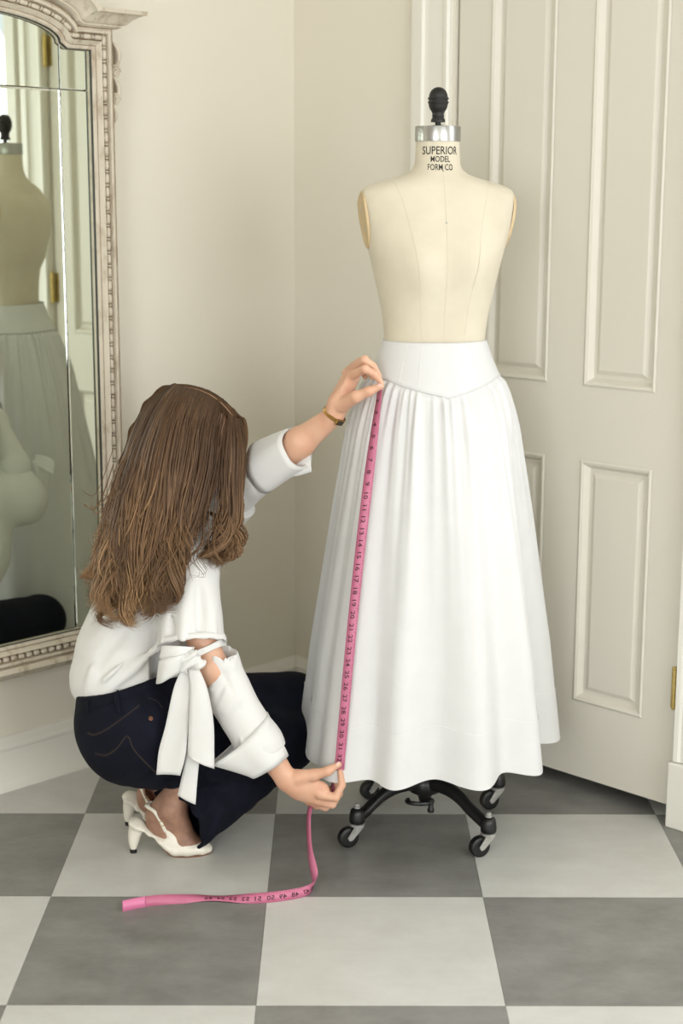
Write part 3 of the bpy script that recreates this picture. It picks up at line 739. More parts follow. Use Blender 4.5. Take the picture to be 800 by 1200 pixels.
def number(rb, k, side, unit, h=0.0098, flip=1, span=0.0155):
    v, f = text_geo(str(k), h * 1.35, 1.05, 0.00022)
    cx = (v[:, 0].max() + v[:, 0].min()) / 2; cy = (v[:, 1].max() + v[:, 1].min()) / 2
    w = v[:, 0].max() - v[:, 0].min(); sc = min(1.25, span / w)
    mk.add([tape_pt(rb, k, flip * (x - cx) * sc, flip * (y - cy) * 0.92 - 0.0012, side, unit) for x, y, _ in v], f)
    for q, ln in ((0.5, 0.0042), (0.25, 0.0026), (0.75, 0.0026)):   # graduation ticks on one edge
        a = [tape_pt(rb, k + q, dx, WID / 2 - 0.0004 - dy, side, unit) for dx, dy in ((-.00025, 0), (.00025, 0), (.00025, ln), (-.00025, ln))]
        mk.add(a, [(0, 1, 2, 3)])
u1 = float(np.linalg.norm(np.diff(P1, axis=0), axis=1).sum() / (rb1.T[-1] - rb1.T[0]))
for k in range(2, 33): number(rb1, k, -1, u1)
for k in range(int(rb2.T[0]) + 2, int(te - 2.0)): number(rb2, k, 1 if k < 56 else -1, inch2, flip=1)
mk.build('printed_numbers', M['tape_ink'], tape)
# ------------------------------------------------------------------ smooth-union volumes meshed with surface nets (for the figure and her clothes)
class Field:
    def __init__(s, lo, hi, h):
        s.lo = np.asarray(lo, float); s.h = h
        s.n = np.ceil((np.asarray(hi, float) - s.lo) / h).astype(int) + 1
        s.F = np.full(s.n, 0.5, np.float32)
    def win(s, lo, hi):
        a = np.clip(np.floor((np.asarray(lo) - s.lo) / s.h).astype(int), 0, s.n - 1); b = np.clip(np.ceil((np.asarray(hi) - s.lo) / s.h).astype(int) + 1, 1, s.n)
        if np.any(b <= a): return None, None
        ax = [np.arange(a[i], b[i], dtype=np.float32) * s.h + np.float32(s.lo[i]) for i in range(3)]
        X = np.stack(np.meshgrid(*ax, indexing='ij'), -1)
        return tuple(slice(a[i], b[i]) for i in range(3)), X
    def op(s, fn, lo, hi, k=0.01, sub=False):
        m = k + 3 * s.h + 0.012
        sl, X = s.win(np.asarray(lo) - m, np.asarray(hi) + m)
        if sl is None: return s
        d = fn(X).astype(np.float32); A = s.F[sl]
        if sub:
            d = -d; hh = np.clip(0.5 - 0.5 * (A - d) / k, 0, 1); s.F[sl] = A * (1 - hh) + d * hh + k * hh * (1 - hh)
        else:
            hh = np.clip(0.5 + 0.5 * (A - d) / k, 0, 1); s.F[sl] = A * (1 - hh) + d * hh - k * hh * (1 - hh)
        return s
    def cone(s, a, b, ra, rb, k=0.01, sub=False, flat=None):
        """tapered capsule; flat = (unit axis, factor) squashes its section along that axis"""
        a = np.asarray(a, float); b = np.asarray(b, float)
        def fn(X):
            P = X - a; ba = b - a; t = np.clip((P @ ba) / (ba @ ba + 1e-12), 0, 1)
            D = P - t[..., None] * ba
            if flat is not None:
                q = D @ np.asarray(flat[0]); D = D + (q * (1 / flat[1] - 1))[..., None] * np.asarray(flat[0])
            l = np.sqrt((D * D).sum(-1)) - (ra + (rb - ra) * t)
            return l * (min(1.0, flat[1]) if flat is not None else 1.0)
        r = max(ra, rb) * (max(1.0, flat[1]) if flat is not None else 1.0)
        return s.op(fn, np.minimum(a, b) - r, np.maximum(a, b) + r, k, sub)
    def chain(s, pts, rad, k=0.006, flat=None):
        for i in range(len(pts) - 1): s.cone(pts[i], pts[i + 1], rad[i], rad[i + 1], k, flat=flat)
        return s
    def ell(s, c, r, R=None, k=0.01, sub=False):
        c = np.asarray(c, float); r = np.asarray(r, float); R = np.eye(3) if R is None else np.asarray(R)   # rows of R = local axes
        def fn(X):
            P = (X - c) @ R.T; k0 = np.sqrt(((P / r) ** 2).sum(-1)); k1 = np.sqrt(((P / r ** 2) ** 2).sum(-1)) + 1e-9
            return k0 * (k0 - 1) / k1
        m = r.max(); return s.op(fn, c - m, c + m, k, sub)
    def half(s, p, n, k=0.004, lo=None, hi=None):
        """cut away everything on the side of n (inside an optional box)"""
        p = np.asarray(p, float); n = np.asarray(n, float) / np.linalg.norm(n)
        lo = s.lo if lo is None else lo; hi = s.lo + s.h * s.n if hi is None else hi
        return s.op(lambda X: -((X - p) @ n) * -1 * -1, lo, hi, k, True) if False else s._half(p, n, k, lo, hi)
    def _half(s, p, n, k, lo, hi):
        sl, X = s.win(lo, hi)
        if sl is None: return s
        d = ((X - p) @ n).astype(np.float32); A = s.F[sl]
        hh = np.clip(0.5 - 0.5 * (A - d) / k, 0, 1); s.F[sl] = A * (1 - hh) + d * hh + k * hh * (1 - hh)
        return s
    def warp(s, fn, band=0.03):
        idx = np.nonzero(np.abs(s.F) < band)
        P = np.stack(idx, -1) * s.h + s.lo
        s.F[idx] -= fn(P).astype(np.float32); return s
    def mesh(s):
        F = s.F; I = F < 0
        n = np.array(F.shape) - 1
        c = np.zeros(n, np.int8)
        corners = [(i, j, k) for i in (0, 1) for j in (0, 1) for k in (0, 1)]
        for i, j, k in corners: c += I[i:n[0] + i, j:n[1] + j, k:n[2] + k]
        act = np.nonzero((c > 0) & (c < 8)); A = np.stack(act, -1)
        idm = np.full(n, -1, np.int32); idm[act] = np.arange(len(A))
        acc = np.zeros((len(A), 3)); cnt = np.zeros(len(A))
        for ca in corners:
            for ax in range(3):
                if ca[ax]: continue
                cb = list(ca); cb[ax] = 1
                fa = F[A[:, 0] + ca[0], A[:, 1] + ca[1], A[:, 2] + ca[2]]; fb = F[A[:, 0] + cb[0], A[:, 1] + cb[1], A[:, 2] + cb[2]]
                m = (fa < 0) != (fb < 0); t = fa[m] / (fa[m] - fb[m])
                p = np.tile(np.array(ca, float), (m.sum(), 1)); p[:, ax] += t
                acc[m] += p; cnt[m] += 1
        V = (A + acc / cnt[:, None]) * s.h + s.lo
        faces = []
        for ax in range(3):
            o = [(1, 2), (2, 0), (0, 1)][ax]
            a = I.take(range(0, n[ax]), ax); b = I.take(range(1, n[ax] + 1), ax)
            e = np.stack(np.nonzero(a != b), -1)
            ok = (e[:, o[0]] > 0) & (e[:, o[1]] > 0) & (e[:, o[0]] < n[o[0]]) & (e[:, o[1]] < n[o[1]])
            e = e[ok]; ins = I[e[:, 0], e[:, 1], e[:, 2]]
            q = []
            for d0, d1 in ((1, 1), (0, 1), (0, 0), (1, 0)):
                x = e.copy(); x[:, o[0]] -= d0; x[:, o[1]] -= d1; q.append(idm[x[:, 0], x[:, 1], x[:, 2]])
            q = np.stack(q, -1); q[~ins] = q[~ins][:, ::-1]; faces.append(q)
        return V, np.concatenate(faces)

def join_geo(L):
    v, f, n = [], [], 0
    for a, b in L: v.append(a); f.append(np.asarray(b) + n); n += len(a)
    return np.concatenate(v), np.concatenate(f)
def fast_mesh(name, V, Q, material, parent=None, smooth=True):
    """quads as numpy arrays"""
    V = np.asarray(V, np.float32) - (np.array(root_of(parent).location, np.float32) if parent is not None else 0)
    me = bpy.data.meshes.new(name); me.vertices.add(len(V)); me.vertices.foreach_set('co', V.ravel())
    me.loops.add(Q.size); me.loops.foreach_set('vertex_index', Q.ravel().astype(np.int32))
    me.polygons.add(len(Q)); me.polygons.foreach_set('loop_start', np.arange(0, Q.size, Q.shape[1], dtype=np.int32)); me.polygons.foreach_set('loop_total', np.full(len(Q), Q.shape[1], dtype=np.int32))
    me.polygons.foreach_set('use_smooth', np.full(len(Q), smooth)); me.update(calc_edges=True); me.validate()
    me.materials.append(material); return link(name, me, parent)
def relax(V, Q, it=2, f=0.5):
    V = np.array(V, float)
    e = np.concatenate([Q[:, [0, 1]], Q[:, [1, 2]], Q[:, [2, 3]], Q[:, [3, 0]]])
    for _ in range(it):
        S = np.zeros_like(V); C = np.zeros(len(V))
        np.add.at(S, e[:, 0], V[e[:, 1]]); np.add.at(C, e[:, 0], 1); np.add.at(S, e[:, 1], V[e[:, 0]]); np.add.at(C, e[:, 1], 1)
        V += f * (S / C[:, None] - V)
    return V
def unit(v): v = np.asarray(v, float); return v / np.linalg.norm(v)
def bbox(pts, m): P = np.array(pts); return P.min(0) - m, P.max(0) + m
_wr = np.random.RandomState(11)
_WV = [(_wr.normal(size=3), _wr.uniform(0, 6.28)) for _ in range(14)]
def wob(P, freq):
    """smooth pseudo-noise in about -1..1"""
    s = 0
    for d, ph in _WV: s = s + np.sin(P @ (d * freq) + ph)
    return s / 5.0
# ------------------------------------------------------------------ the woman squatting beside the form
def skin_mat():
    m = mat('skin', rgb(222, 178, 150), 0.48, col2=rgb(212, 160, 132), scale=30, bump=0.06, bscale=500, sss=0.12, lo=0.3, hi=0.75)
    return m
M['skin'] = skin_mat()
M['shirt'] = mat('white_cotton_shirting', rgb(235, 234, 231), 0.75, col2=rgb(232, 231, 228), scale=18, bump=0.08, bscale=500, sheen=0.2, trans=0.10)
M['denim'] = mat('dark_indigo_denim', rgb(11, 13, 25), 0.85, col2=rgb(16, 19, 34), scale=34, bump=0.25, bscale=1100, spec=0.2, lo=0.4, hi=0.7)
M['denim_thread'] = mat('tan_topstitching', rgb(92, 75, 58), 0.8, bump=0.05)
M['copper'] = mat('copper_rivet', rgb(122, 84, 62), 0.5, 0.6, bump=0.03)
M['white_leather'] = mat('off_white_leather', rgb(236, 231, 218), 0.32, col2=rgb(230, 224, 210), scale=40, bump=0.06, bscale=400)
M['sole'] = mat('brown_leather_sole', rgb(132, 92, 68), 0.5, bump=0.05)
M['heel_tip'] = mat('black_heel_rubber', rgb(20, 19, 18), 0.5, bump=0.03)
M['gold'] = mat('gold_watch_metal', rgb(196, 158, 96), 0.28, 1.0, col2=rgb(160, 122, 66), scale=300, bump=0.05)
M['dial'] = mat('dark_watch_dial', rgb(50, 42, 34), 0.2, bump=0.01)
M['eye'] = mat('eye_white', rgb(235, 232, 226), 0.15, bump=0.01)
M['iris'] = mat('brown_iris', rgb(70, 44, 28), 0.15, bump=0.01)

HIPY = 3.20
who = thing('person', tuple(np.array(floor_at(190, 985)) * np.array((1, 1, 0))), 'squatting woman in a white tie-sleeve blouse and dark jeans measuring the skirt hem', 'person')

# ---- joints
def bt(px, py, Y): return at(px, py, Y - 0.04)      # trunk and blouse
def ht(px, py, Y): return at(px, py, Y - 0.06)      # hips
Rh, Rk, Ra = at(160, 856, 3.07), at(333, 868, 3.295), at(222, 957, 3.13)
Lh, Lk, La = at(172, 838, 3.23), at(342, 824, 3.385), at(198, 952, 3.30)
Wc = ht(146, 806, 3.21)
Sn, Sf = bt(222, 664, 3.17), bt(240, 636, 3.43)
Rel, Rw = at(249, 783, 3.05), at(337, 915, 3.035)
Lel, Lw = at(288, 568, 3.29), at(391, 487, 3.195)
Hc = at(225, 517, 3.22)
hf = unit((0.80, 0.40, -0.42)); hr = unit(np.cross(hf, (0.12, 0, 1))); hu = np.cross(hr, hf)      # forward, her right (towards us), up
RH = np.stack([hf, hr, hu])
def hd(f, r, u): return Hc + hf * f + hr * r + hu * u
geo = []
# ---- head, face, neck
F = Field(*bbox([hd(0.14, 0.1, 0.12), hd(-0.12, -0.1, -0.2), bt(200, 640, 3.28)], 0.05), 0.0028)
F.ell(hd(-0.008, 0, 0.012), (0.094, 0.074, 0.086), RH, 0.01)
F.ell(hd(0.022, 0, -0.030), (0.066, 0.062, 0.075), RH, 0.03)
F.ell(hd(0.036, 0, -0.078), (0.046, 0.046, 0.040), RH, 0.03)
F.ell(hd(0.068, 0, -0.098), (0.018, 0.022, 0.016), RH, 0.02)                        # chin
F.cone(hd(0.082, 0, 0.000), hd(0.106, 0, -0.036), 0.008, 0.0105, 0.012)              # nose
for s in (-1, 1):
    F.ell(hd(0.094, 0.010 * s, -0.038), (0.010, 0.008, 0.007), RH, 0.008)
    F.cone(hd(0.083, 0.014 * s, 0.012), hd(0.070, 0.048 * s, 0.010), 0.007, 0.006, 0.014)   # brow
    F.ell(hd(0.060, 0.042 * s, -0.034), (0.022, 0.020, 0.020), RH, 0.02)             # cheekbone
    F.ell(hd(0.083, 0.031 * s, -0.008), (0.012, 0.017, 0.011), RH, 0.006, sub=True)  # eye socket
    F.ell(hd(0.079, 0.031 * s, -0.0035), (0.010, 0.016, 0.005), RH, 0.003)           # upper lid
    F.ell(hd(-0.010, 0.072 * s, -0.018), (0.018, 0.008, 0.030), RH, 0.006)           # ear
    F.ell(hd(-0.006, 0.079 * s, -0.014), (0.009, 0.005, 0.017), RH, 0.004, sub=True)
    F.cone(hd(0.087, 0.0, -0.066), hd(0.076, 0.022 * s, -0.068), 0.0055, 0.003, 0.006)  # lips
    F.cone(hd(0.086, 0.0, -0.075), hd(0.076, 0.020 * s, -0.073), 0.0062, 0.003, 0.005)
nb = bt(205, 622, 3.28)
F.cone(hd(-0.030, 0, -0.060), nb, 0.052, 0.058, 0.03)
F.cone(nb, bt(198, 650, 3.31), 0.062, 0.09, 0.03)
V, Q = F.mesh(); geo.append((V, Q))
# ---- trunk, shoulders and thighs under the clothes
F = Field(*bbox([Wc, Rk, Lk, Sn, Sf, nb, ht(100, 930, 3.2)], 0.12), 0.008)
F.cone(ht(150, 845, 3.20), bt(148, 806, 3.24), 0.07, 0.05, 0.02).cone(bt(148, 806, 3.24), bt(180, 705, 3.30), 0.05, 0.06, 0.02).cone(bt(180, 705, 3.30), bt(198, 650, 3.31), 0.06, 0.06, 0.02)
F.cone(bt(198, 650, 3.31), Sn, 0.07, 0.045, 0.03).cone(bt(198, 650, 3.31), Sf, 0.07, 0.045, 0.03).cone(bt(198, 650, 3.31), nb, 0.07, 0.055, 0.03)
F.cone(Rh, Rk, 0.068, 0.048, 0.03).cone(Lh, Lk, 0.066, 0.048, 0.03).cone(Rk, Ra + (Rk - Ra) * 0.3, 0.045, 0.032, 0.02).cone(Lk, La + (Lk - La) * 0.3, 0.045, 0.032, 0.02)
F.cone(Sn, Rel, 0.036, 0.026, 0.02).cone(Sf, Lel, 0.036, 0.028, 0.02)
geo.append(F.mesh())
# ---- right arm and hand (near): pinching the tape at the hem
def A(px, py, Y): return at(px, py, Y)
TY = env[-1]
F = Field(*bbox([Sn, Rel, Rw, A(408, 890, TY + 0.05), A(360, 955, 2.98)], 0.05), 0.0019)
F.cone(A(228, 722, 3.075), Rel, 0.036, 0.030, 0.01).cone(Rel, A(300, 862, 3.05), 0.030, 0.031, 0.015).cone(A(300, 862, 3.05), Rw, 0.0315, 0.0215, 0.012, flat=(unit((0.2, 1, 0.1)), 0.85))
bk = unit((0.10, 0.97, 0.2))
hy = TY - 0.006
F.cone(Rw, A(352, 921, 3.035), 0.0215, 0.023, 0.01, flat=(bk, 0.72))
F.cone(A(350, 919, 3.037), A(374, 926, hy + 0.004), 0.024, 0.021, 0.012, flat=(bk, 0.62))
F.cone(A(352, 926, 3.040), A(374, 937, hy + 0.012), 0.022, 0.016, 0.012, flat=(bk, 0.70))
F.chain([A(350, 911, 3.030), A(368, 908, hy - 0.006), A(384, 903.5, hy - 0.012), A(396.5, 896, hy - 0.007)], [0.0165, 0.0118, 0.0090, 0.0062], 0.006)          # thumb
F.ell(A(397, 896, hy - 0.010), (0.0052, 0.0042, 0.0062), None, 0.003)
F.chain([A(374, 931, hy), A(393, 934.5, hy - 0.006), A(400.5, 920, hy + 0.002), A(398.5, 904, hy + 0.009)], [0.0105, 0.0085, 0.0075, 0.0060], 0.004)            # index
F.chain([A(372, 938, hy + 0.010), A(389, 942.5, hy + 0.014), A(397.5, 930, hy + 0.021), A(394, 915, hy + 0.023)], [0.0105, 0.0086, 0.0076, 0.0062], 0.003)      # middle
F.chain([A(367, 940, hy + 0.024), A(381, 946, hy + 0.033), A(391, 937, hy + 0.040), A(386, 924, hy + 0.038)], [0.0100, 0.0080, 0.0072, 0.0058], 0.003)         # ring
F.chain([A(361, 939, hy + 0.037), A(371, 945, hy + 0.049), A(380, 939, hy + 0.055), A(376, 928, hy + 0.051)], [0.0088, 0.0070, 0.0062, 0.0050], 0.003)         # little
for p in (A(374, 931, hy - 0.007), A(373, 938.5, hy + 0.003)): F.ell(p, (0.007, 0.006, 0.007), None, 0.006)                                                   # knuckles
geo.append(F.mesh())
# ---- left arm and hand (far): holding the tape at the yoke
TY0 = env[0] - 0.008
F = Field(*bbox([Lel, Lw, A(452, 415, TY0), A(400, 490, 3.25), A(425, 430, TY0 + 0.08)], 0.05), 0.0019)
F.cone(Lel, A(352, 518, 3.23), 0.036, 0.031, 0.012).cone(A(352, 518, 3.23), Lw, 0.0305, 0.0205, 0.012, flat=(unit((0.3, 1, 0.3)), 0.85))
pn = unit((0.55, -0.62, -0.50))
F.cone(Lw, A(398, 473, 3.19), 0.0205, 0.0225, 0.01, flat=(pn, 0.75))
F.cone(A(397, 473, 3.19), A(412, 445, 3.185), 0.023, 0.018, 0.012, flat=(pn, 0.65))
F.cone(A(396, 468, 3.205), A(411, 437, 3.21), 0.021, 0.017, 0.012, flat=(pn, 0.70))
F.chain([A(401, 474, 3.175), A(417, 465, TY0 + 0.004), A(432, 458.5, TY0 - 0.004), A(446, 452.5, TY0 - 0.006)], [0.0160, 0.0118, 0.0092, 0.0068], 0.006)        # thumb
F.chain([A(410, 441, 3.180), A(427.5, 432.5, TY0 - 0.004), A(438, 438, TY0 + 0.000), A(446, 447.5, TY0 + 0.006)], [0.0102, 0.0084, 0.0074, 0.0060], 0.004)     # index
F.chain([A(411, 434, 3.200), A(427, 421.5, TY0 + 0.014), A(437, 429, TY0 + 0.016), A(444, 441, TY0 + 0.014)], [0.0102, 0.0084, 0.0074, 0.0060], 0.003)         # middle
F.chain([A(409, 434, 3.218), A(421, 424, 3.222), A(431, 431, 3.218), A(436, 442, 3.212)], [0.0098, 0.0080, 0.0072, 0.0058], 0.003)                             # ring
F.chain([A(405, 437, 3.232), A(414, 428, 3.244), A(423, 433, 3.240), A(428, 442, 3.232)], [0.0086, 0.0070, 0.0062, 0.0050], 0.003)                             # little
geo.append(F.mesh())
# ---- feet
def shoe_frame(heel_px, toe_px):
    h = floor_at(*heel_px); t = floor_at(*toe_px); U = unit(t - h); Vv = np.array((-U[1], U[0], 0)); return h, U, Vv
HR = shoe_frame((156, 999), (240, 1000)); HL = shoe_frame((150, 966.5), (238, 983))
def loc(fr, u, v, w): return fr[0] + fr[1] * u + fr[2] * v + np.array((0, 0, w))
hose = []
for fr, ank in ((HR, Ra), (HL, La)):
    p = lambda u, v, w: loc(fr, u, v, w)
    F = Field(*bbox([p(-0.02, -0.05, 0), p(0.18, 0.05, 0.17), ank], 0.02), 0.0023)
    F.cone(p(0.105, 0, 0.150), p(0.082, 0, 0.105), 0.031, 0.0255, 0.02)              # shin to ankle
    F.cone(p(0.080, 0, 0.100), p(0.052, 0, 0.068), 0.0245, 0.0185, 0.02)             # heel
    F.cone(p(0.074, 0, 0.112), p(0.046, 0, 0.088), 0.020, 0.0155, 0.02)
    F.cone(p(0.086, 0, 0.100), p(0.116, 0, 0.034), 0.0255, 0.0185, 0.02, flat=(fr[2], 1.25))   # instep
    F.cone(p(0.058, 0, 0.062), p(0.100, 0, 0.022), 0.018, 0.016, 0.02, flat=(fr[2], 1.3))    # arch
    F.cone(p(0.110, 0, 0.022), p(0.140, 0, 0.018), 0.017, 0.012, 0.02, flat=(fr[2], 1.5))    # toes
    for s in (-1, 1): F.ell(p(0.078, 0.024 * s, 0.104), (0.010, 0.009, 0.011), None, 0.012)  # ankle bones
    geo.append(F.mesh()); F.F -= 0.0009; hose.append(F.mesh())
BV, BQ = join_geo(geo)
body = fast_mesh('body', BV, BQ, M['skin'], who)
M['hose'] = mat('sheer_brown_hosiery', rgb(168, 128, 106), 0.55, col2=rgb(142, 106, 88), scale=40, bump=0.1, bscale=900)
for hv, hq in hose: fast_mesh('stocking', hv, hq, M['hose'], who)
# eyes
for s in (-1, 1):
    mb = MB(); c = hd(0.0725, 0.031 * s, -0.009); prof = [(0.0115 * math.sin(math.pi * k / 12) + 1e-5, -0.0115 * math.cos(math.pi * k / 12)) for k in range(13)]
    mb.lathe(prof, c, 18, hf, False); e = mb.build('eyeball', M['eye'], body, True)
    mb = MB(); mb.lathe([(0.0052, 0.0103), (0.0035, 0.0112), (0.0, 0.0117)], c, 14, hf, False); mb.build('iris', M['iris'], body, True)
    mb = MB(); mb.tube(spline(np.array([hd(0.090, 0.014 * s, 0.014), hd(0.086, 0.032 * s, 0.019), hd(0.072, 0.050 * s, 0.012)]), 10), [0.001, .002, .0026, .003, .003, .003, .0026, .002, .0015, .0008], 6)
    mb.build('eyebrow', mat('brow_hair', rgb(74, 52, 36), 0.7, bump=0.1), body, True)
# finger nails (thumbs)
for c, dx, nrm in ((A(396.0, 895.6, hy - 0.0135), A(398, 893, hy - 0.012) - A(394, 898, hy - 0.0145), (0.15, -0.95, 0.3)), (A(444.5, 451.5, TY0 - 0.0125), A(447.5, 450.5, TY0 - 0.012) - A(441.5, 453.5, TY0 - 0.0125), (-0.1, -0.9, 0.42))):
    n = unit(nrm); d = unit(dx - n * (dx @ n)); w = np.cross(n, d); G = []
    for i in range(7):
        t = i / 6; hw = 0.0040 * (1 - 0.25 * abs(2 * t - 1) ** 3)
        G.append([c + d * (t - 0.5) * 0.0095 + w * hw * q + n * (0.0006 - 0.0018 * q * q) for q in np.linspace(-1, 1, 7)])
    mb = MB(); mb.grid(np.array(G)); solid(mb.build('thumb_nail', mat('pale_nail', rgb(232, 190, 172), 0.25, bump=0.01), body, True), 0.0006)

# ---- jeans
F = Field(*bbox([ht(92, 800, 3.2), at(200, 990, 3.05), Rk, Lk, ht(180, 800, 3.4)], 0.10), 0.0042)
F.ell(ht(151, 858, 3.155), (0.100, 0.092, 0.112), None, 0.03).ell(ht(158, 846, 3.28), (0.098, 0.095, 0.110), None, 0.03)
F.cone(ht(150, 830, 3.19), ht(148, 790, 3.21), 0.100, 0.101, 0.05, flat=(unit((0.5, 1, 0)), 1.12))
F.cone(Rh, Rk, 0.090, 0.070, 0.035).cone(Lh, Lk, 0.090, 0.070, 0.035)
F.cone(at(190, 893, 3.10), at(300, 893, 3.20), 0.055, 0.050, 0.04)
# the lower legs are cut square at the hem before they join the thighs
dR, dL = unit(Ra - Rk), unit(La - Lk)
dRc = unit(dR + np.array((0.12, 0, 0.18)))
hemp = at(228, 965, 3.08)
for a_, b_, cut_p, cut_d, r0, r1 in ((Rk, Ra, hemp, dRc, 0.068, 0.068), (Lk, La, La - dL * 0.005, dL, 0.066, 0.062)):
    Fl = Field(F.lo, F.lo + F.h * (F.n - 1), F.h); Fl.F = np.full(F.n, 0.5, np.float32)
    dd = unit(b_ - a_)
    Fl.cone(a_, b_ + dd * 0.06, r0, r1, 0.004); Fl._half(cut_p, cut_d, 0.003, F.lo, F.lo + F.h * F.n)
    Fl.cone(b_ + dd * 0.10, b_ - dd * 0.05, r1 - 0.009, r1 - 0.012, 0.004, sub=True)
    k_ = 0.016; m_ = Fl.F < 0.3; A_ = F.F[m_]; D_ = Fl.F[m_]; hh_ = np.clip(0.5 + 0.5 * (A_ - D_) / k_, 0, 1)
    F.F[m_] = A_ * (1 - hh_) + D_ * hh_ - k_ * hh_ * (1 - hh_)
wn = unit((-0.26, 0.08, 0.96))
wp = ht(146, 803, 3.13)
F._half(wp, wn, 0.003, *bbox([Wc, ht(146, 780, 3.2)], 0.16))
F.cone(ht(150, 810, 3.2), ht(147, 770, 3.21), 0.088, 0.094, 0.004, sub=True, flat=(unit((0.5, 1, 0)), 1.12))
def denim_folds(P):
    d = 0.0016 * wob(P, 26.0)
    # creases behind the knee and at the hip
    for c, n, r, a in ((at(285, 880, 3.2), unit((0.55, 0.1, 0.8)), 0.11, 0.0035), (at(205, 880, 3.1), unit((0.75, 0.2, -0.6)), 0.09, 0.0030), (at(235, 970, 3.1), unit((0.8, 0.3, -0.4)), 0.07, 0.0022)):
        q = P - c; w = np.exp(-(q * q).sum(-1) / r ** 2); d = d + a * w * np.sin((q @ n) * 190 + 2.5 * wob(P, 14))
    return d
F.warp(denim_folds)
V, Q = F.mesh(); jeans = fast_mesh('jeans', V, Q, M['denim'], who)
jbvh = BVHTree.FromPolygons([Vector(p) for p in V], [tuple(int(i) for i in q) for q in Q])
def on(bvh, px, py, off=0.001):
    d = Vector((px - 400) / FPX * _r - (py - 600) / FPX * _u + _f).normalized(); h = bvh.ray_cast(cpos, d)
    return np.array(h[0] + h[1] * off) if h[0] else at(px, py, 3.1)
def thread(bvh, pl, r, material, name, parent, n=40, off=0.0006, dash=None):
    P = spline(np.array(pl, float), n); W = np.array([on(bvh, x, y, off) for x, y in P]); mb = MB()
    if dash:
        for i in range(0, n - 1, 2): mb.tube(W[i:i + 2], r, 5)
    else: mb.tube(W, r, 6)
    return mb.build(name, material, parent, True)
# waistband seam, belt loops, back pocket, yoke stitching, rivet
thread(jbvh, [(101, 834), (116, 829), (140, 821), (165, 813), (190, 806)], 0.0010, M['denim'], 'waistband_seam', jeans)
for o in (0, 1.6):
    thread(jbvh, [(103, 858 + o), (112, 860 + o), (128, 852 + o), (146, 839 + o), (163, 826 + o)], 0.00050, M['denim_thread'], 'yoke_stitching', jeans, 70, dash=True)
    thread(jbvh, [(112, 882 + o), (124, 884 + o), (137, 876 + o), (149, 862 + o), (156, 876 + o), (166, 888 + o), (178, 900 + o), (186, 908)], 0.00055, M['denim_thread'], 'pocket_stitching', jeans, 90, dash=True)
thread(jbvh, [(174, 818), (184, 822), (190, 830)], 0.00055, M['denim_thread'], 'front_pocket_stitching', jeans, 22, dash=True)
thread(jbvh, [(222, 938), (228, 950), (236, 964), (243, 979)], 0.00045, M['denim'], 'hem_stitching', jeans, 30)
thread(jbvh, [(185, 902), (196, 920), (204, 935)], 0.0009, M['denim'], 'outseam', jeans, 30)
def belt_loop(pl, w=6.0):
    P = spline(np.array(pl, float), 12); G = []
    for i, (x, y) in enumerate(P):
        lift = 0.0015 + 0.0025 * math.sin(math.pi * i / 11)
        G.append([on(jbvh, x + dx, y, lift) for dx in (-w / 2, 0, w / 2)])
    mb = MB(); mb.grid(np.array(G)); return solid(mb.build('belt_loop', M['denim'], jeans, True), 0.0018)
belt_loop([(135, 806.5), (137, 818), (139, 831), (140, 836)])
belt_loop([(103, 822), (103, 830), (104, 838)], 4)
c = Vector(on(jbvh, 176.5, 842, 0.0)); d = Vector((0, 0, 0)); h = jbvh.find_nearest(c); nrm = h[1]
if nrm.dot(cpos - c) < 0: nrm = -nrm
mb = MB(); mb.lathe([(0.0048, 0.0002), (0.0046, 0.0014), (0.0032, 0.0018), (0.0026, 0.0010), (0.0022, 0.0022), (0.0, 0.0026)], c, 18, nrm); mb.build('rivet', M['copper'], jeans, True, 40, label='copper rivet')

# ---- blouse: body and short upper sleeves, then the tied lower sleeves with turned-back cuffs
F = Field(*bbox([bt(84, 820, 3.2), Sn, Sf, bt(262, 760, 3.1), bt(205, 600, 3.3), Lel], 0.11), 0.0036)
F.cone(bt(150, 800, 3.205), bt(152, 765, 3.225), 0.094, 0.103, 0.03, flat=(unit((0.45, 1, 0)), 1.15))
F.ell(bt(110, 790, 3.19), (0.040, 0.055, 0.036), None, 0.03)
F.cone(bt(151, 790, 3.21), bt(180, 712, 3.28), 0.098, 0.112, 0.05, flat=(unit((0.45, 1, 0)), 1.15))
F.cone(bt(180, 712, 3.28), bt(200, 655, 3.30), 0.112, 0.096, 0.05, flat=(unit((0.45, 1, 0)), 1.1))
F.cone(bt(200, 655, 3.30), bt(205, 625, 3.31), 0.080, 0.064, 0.03)
F.cone(bt(205, 648, 3.27), bt(222, 668, 3.17), 0.075, 0.058, 0.04).cone(bt(205, 648, 3.33), Sf, 0.075, 0.058, 0.04)
sa, sb = bt(220, 672, 3.155), bt(225, 753, 3.095)
ax = unit(sb - sa)
F.cone(sa, bt(226, 775, 3.08), 0.059, 0.070, 0.022)
F._half(sb, ax, 0.003, *bbox([sb, bt(226, 800, 3.07)], 0.085))
F.cone(sb + ax * 0.03, sb + ax * 0.042, 0.060, 0.052, 0.004, sub=True)
F.cone(Sf, bt(275, 585, 3.36), 0.058, 0.052, 0.03)
F._half(bt(275, 585, 3.36), unit(Lel - Sf), 0.003, *bbox([bt(280, 580, 3.36)], 0.07))
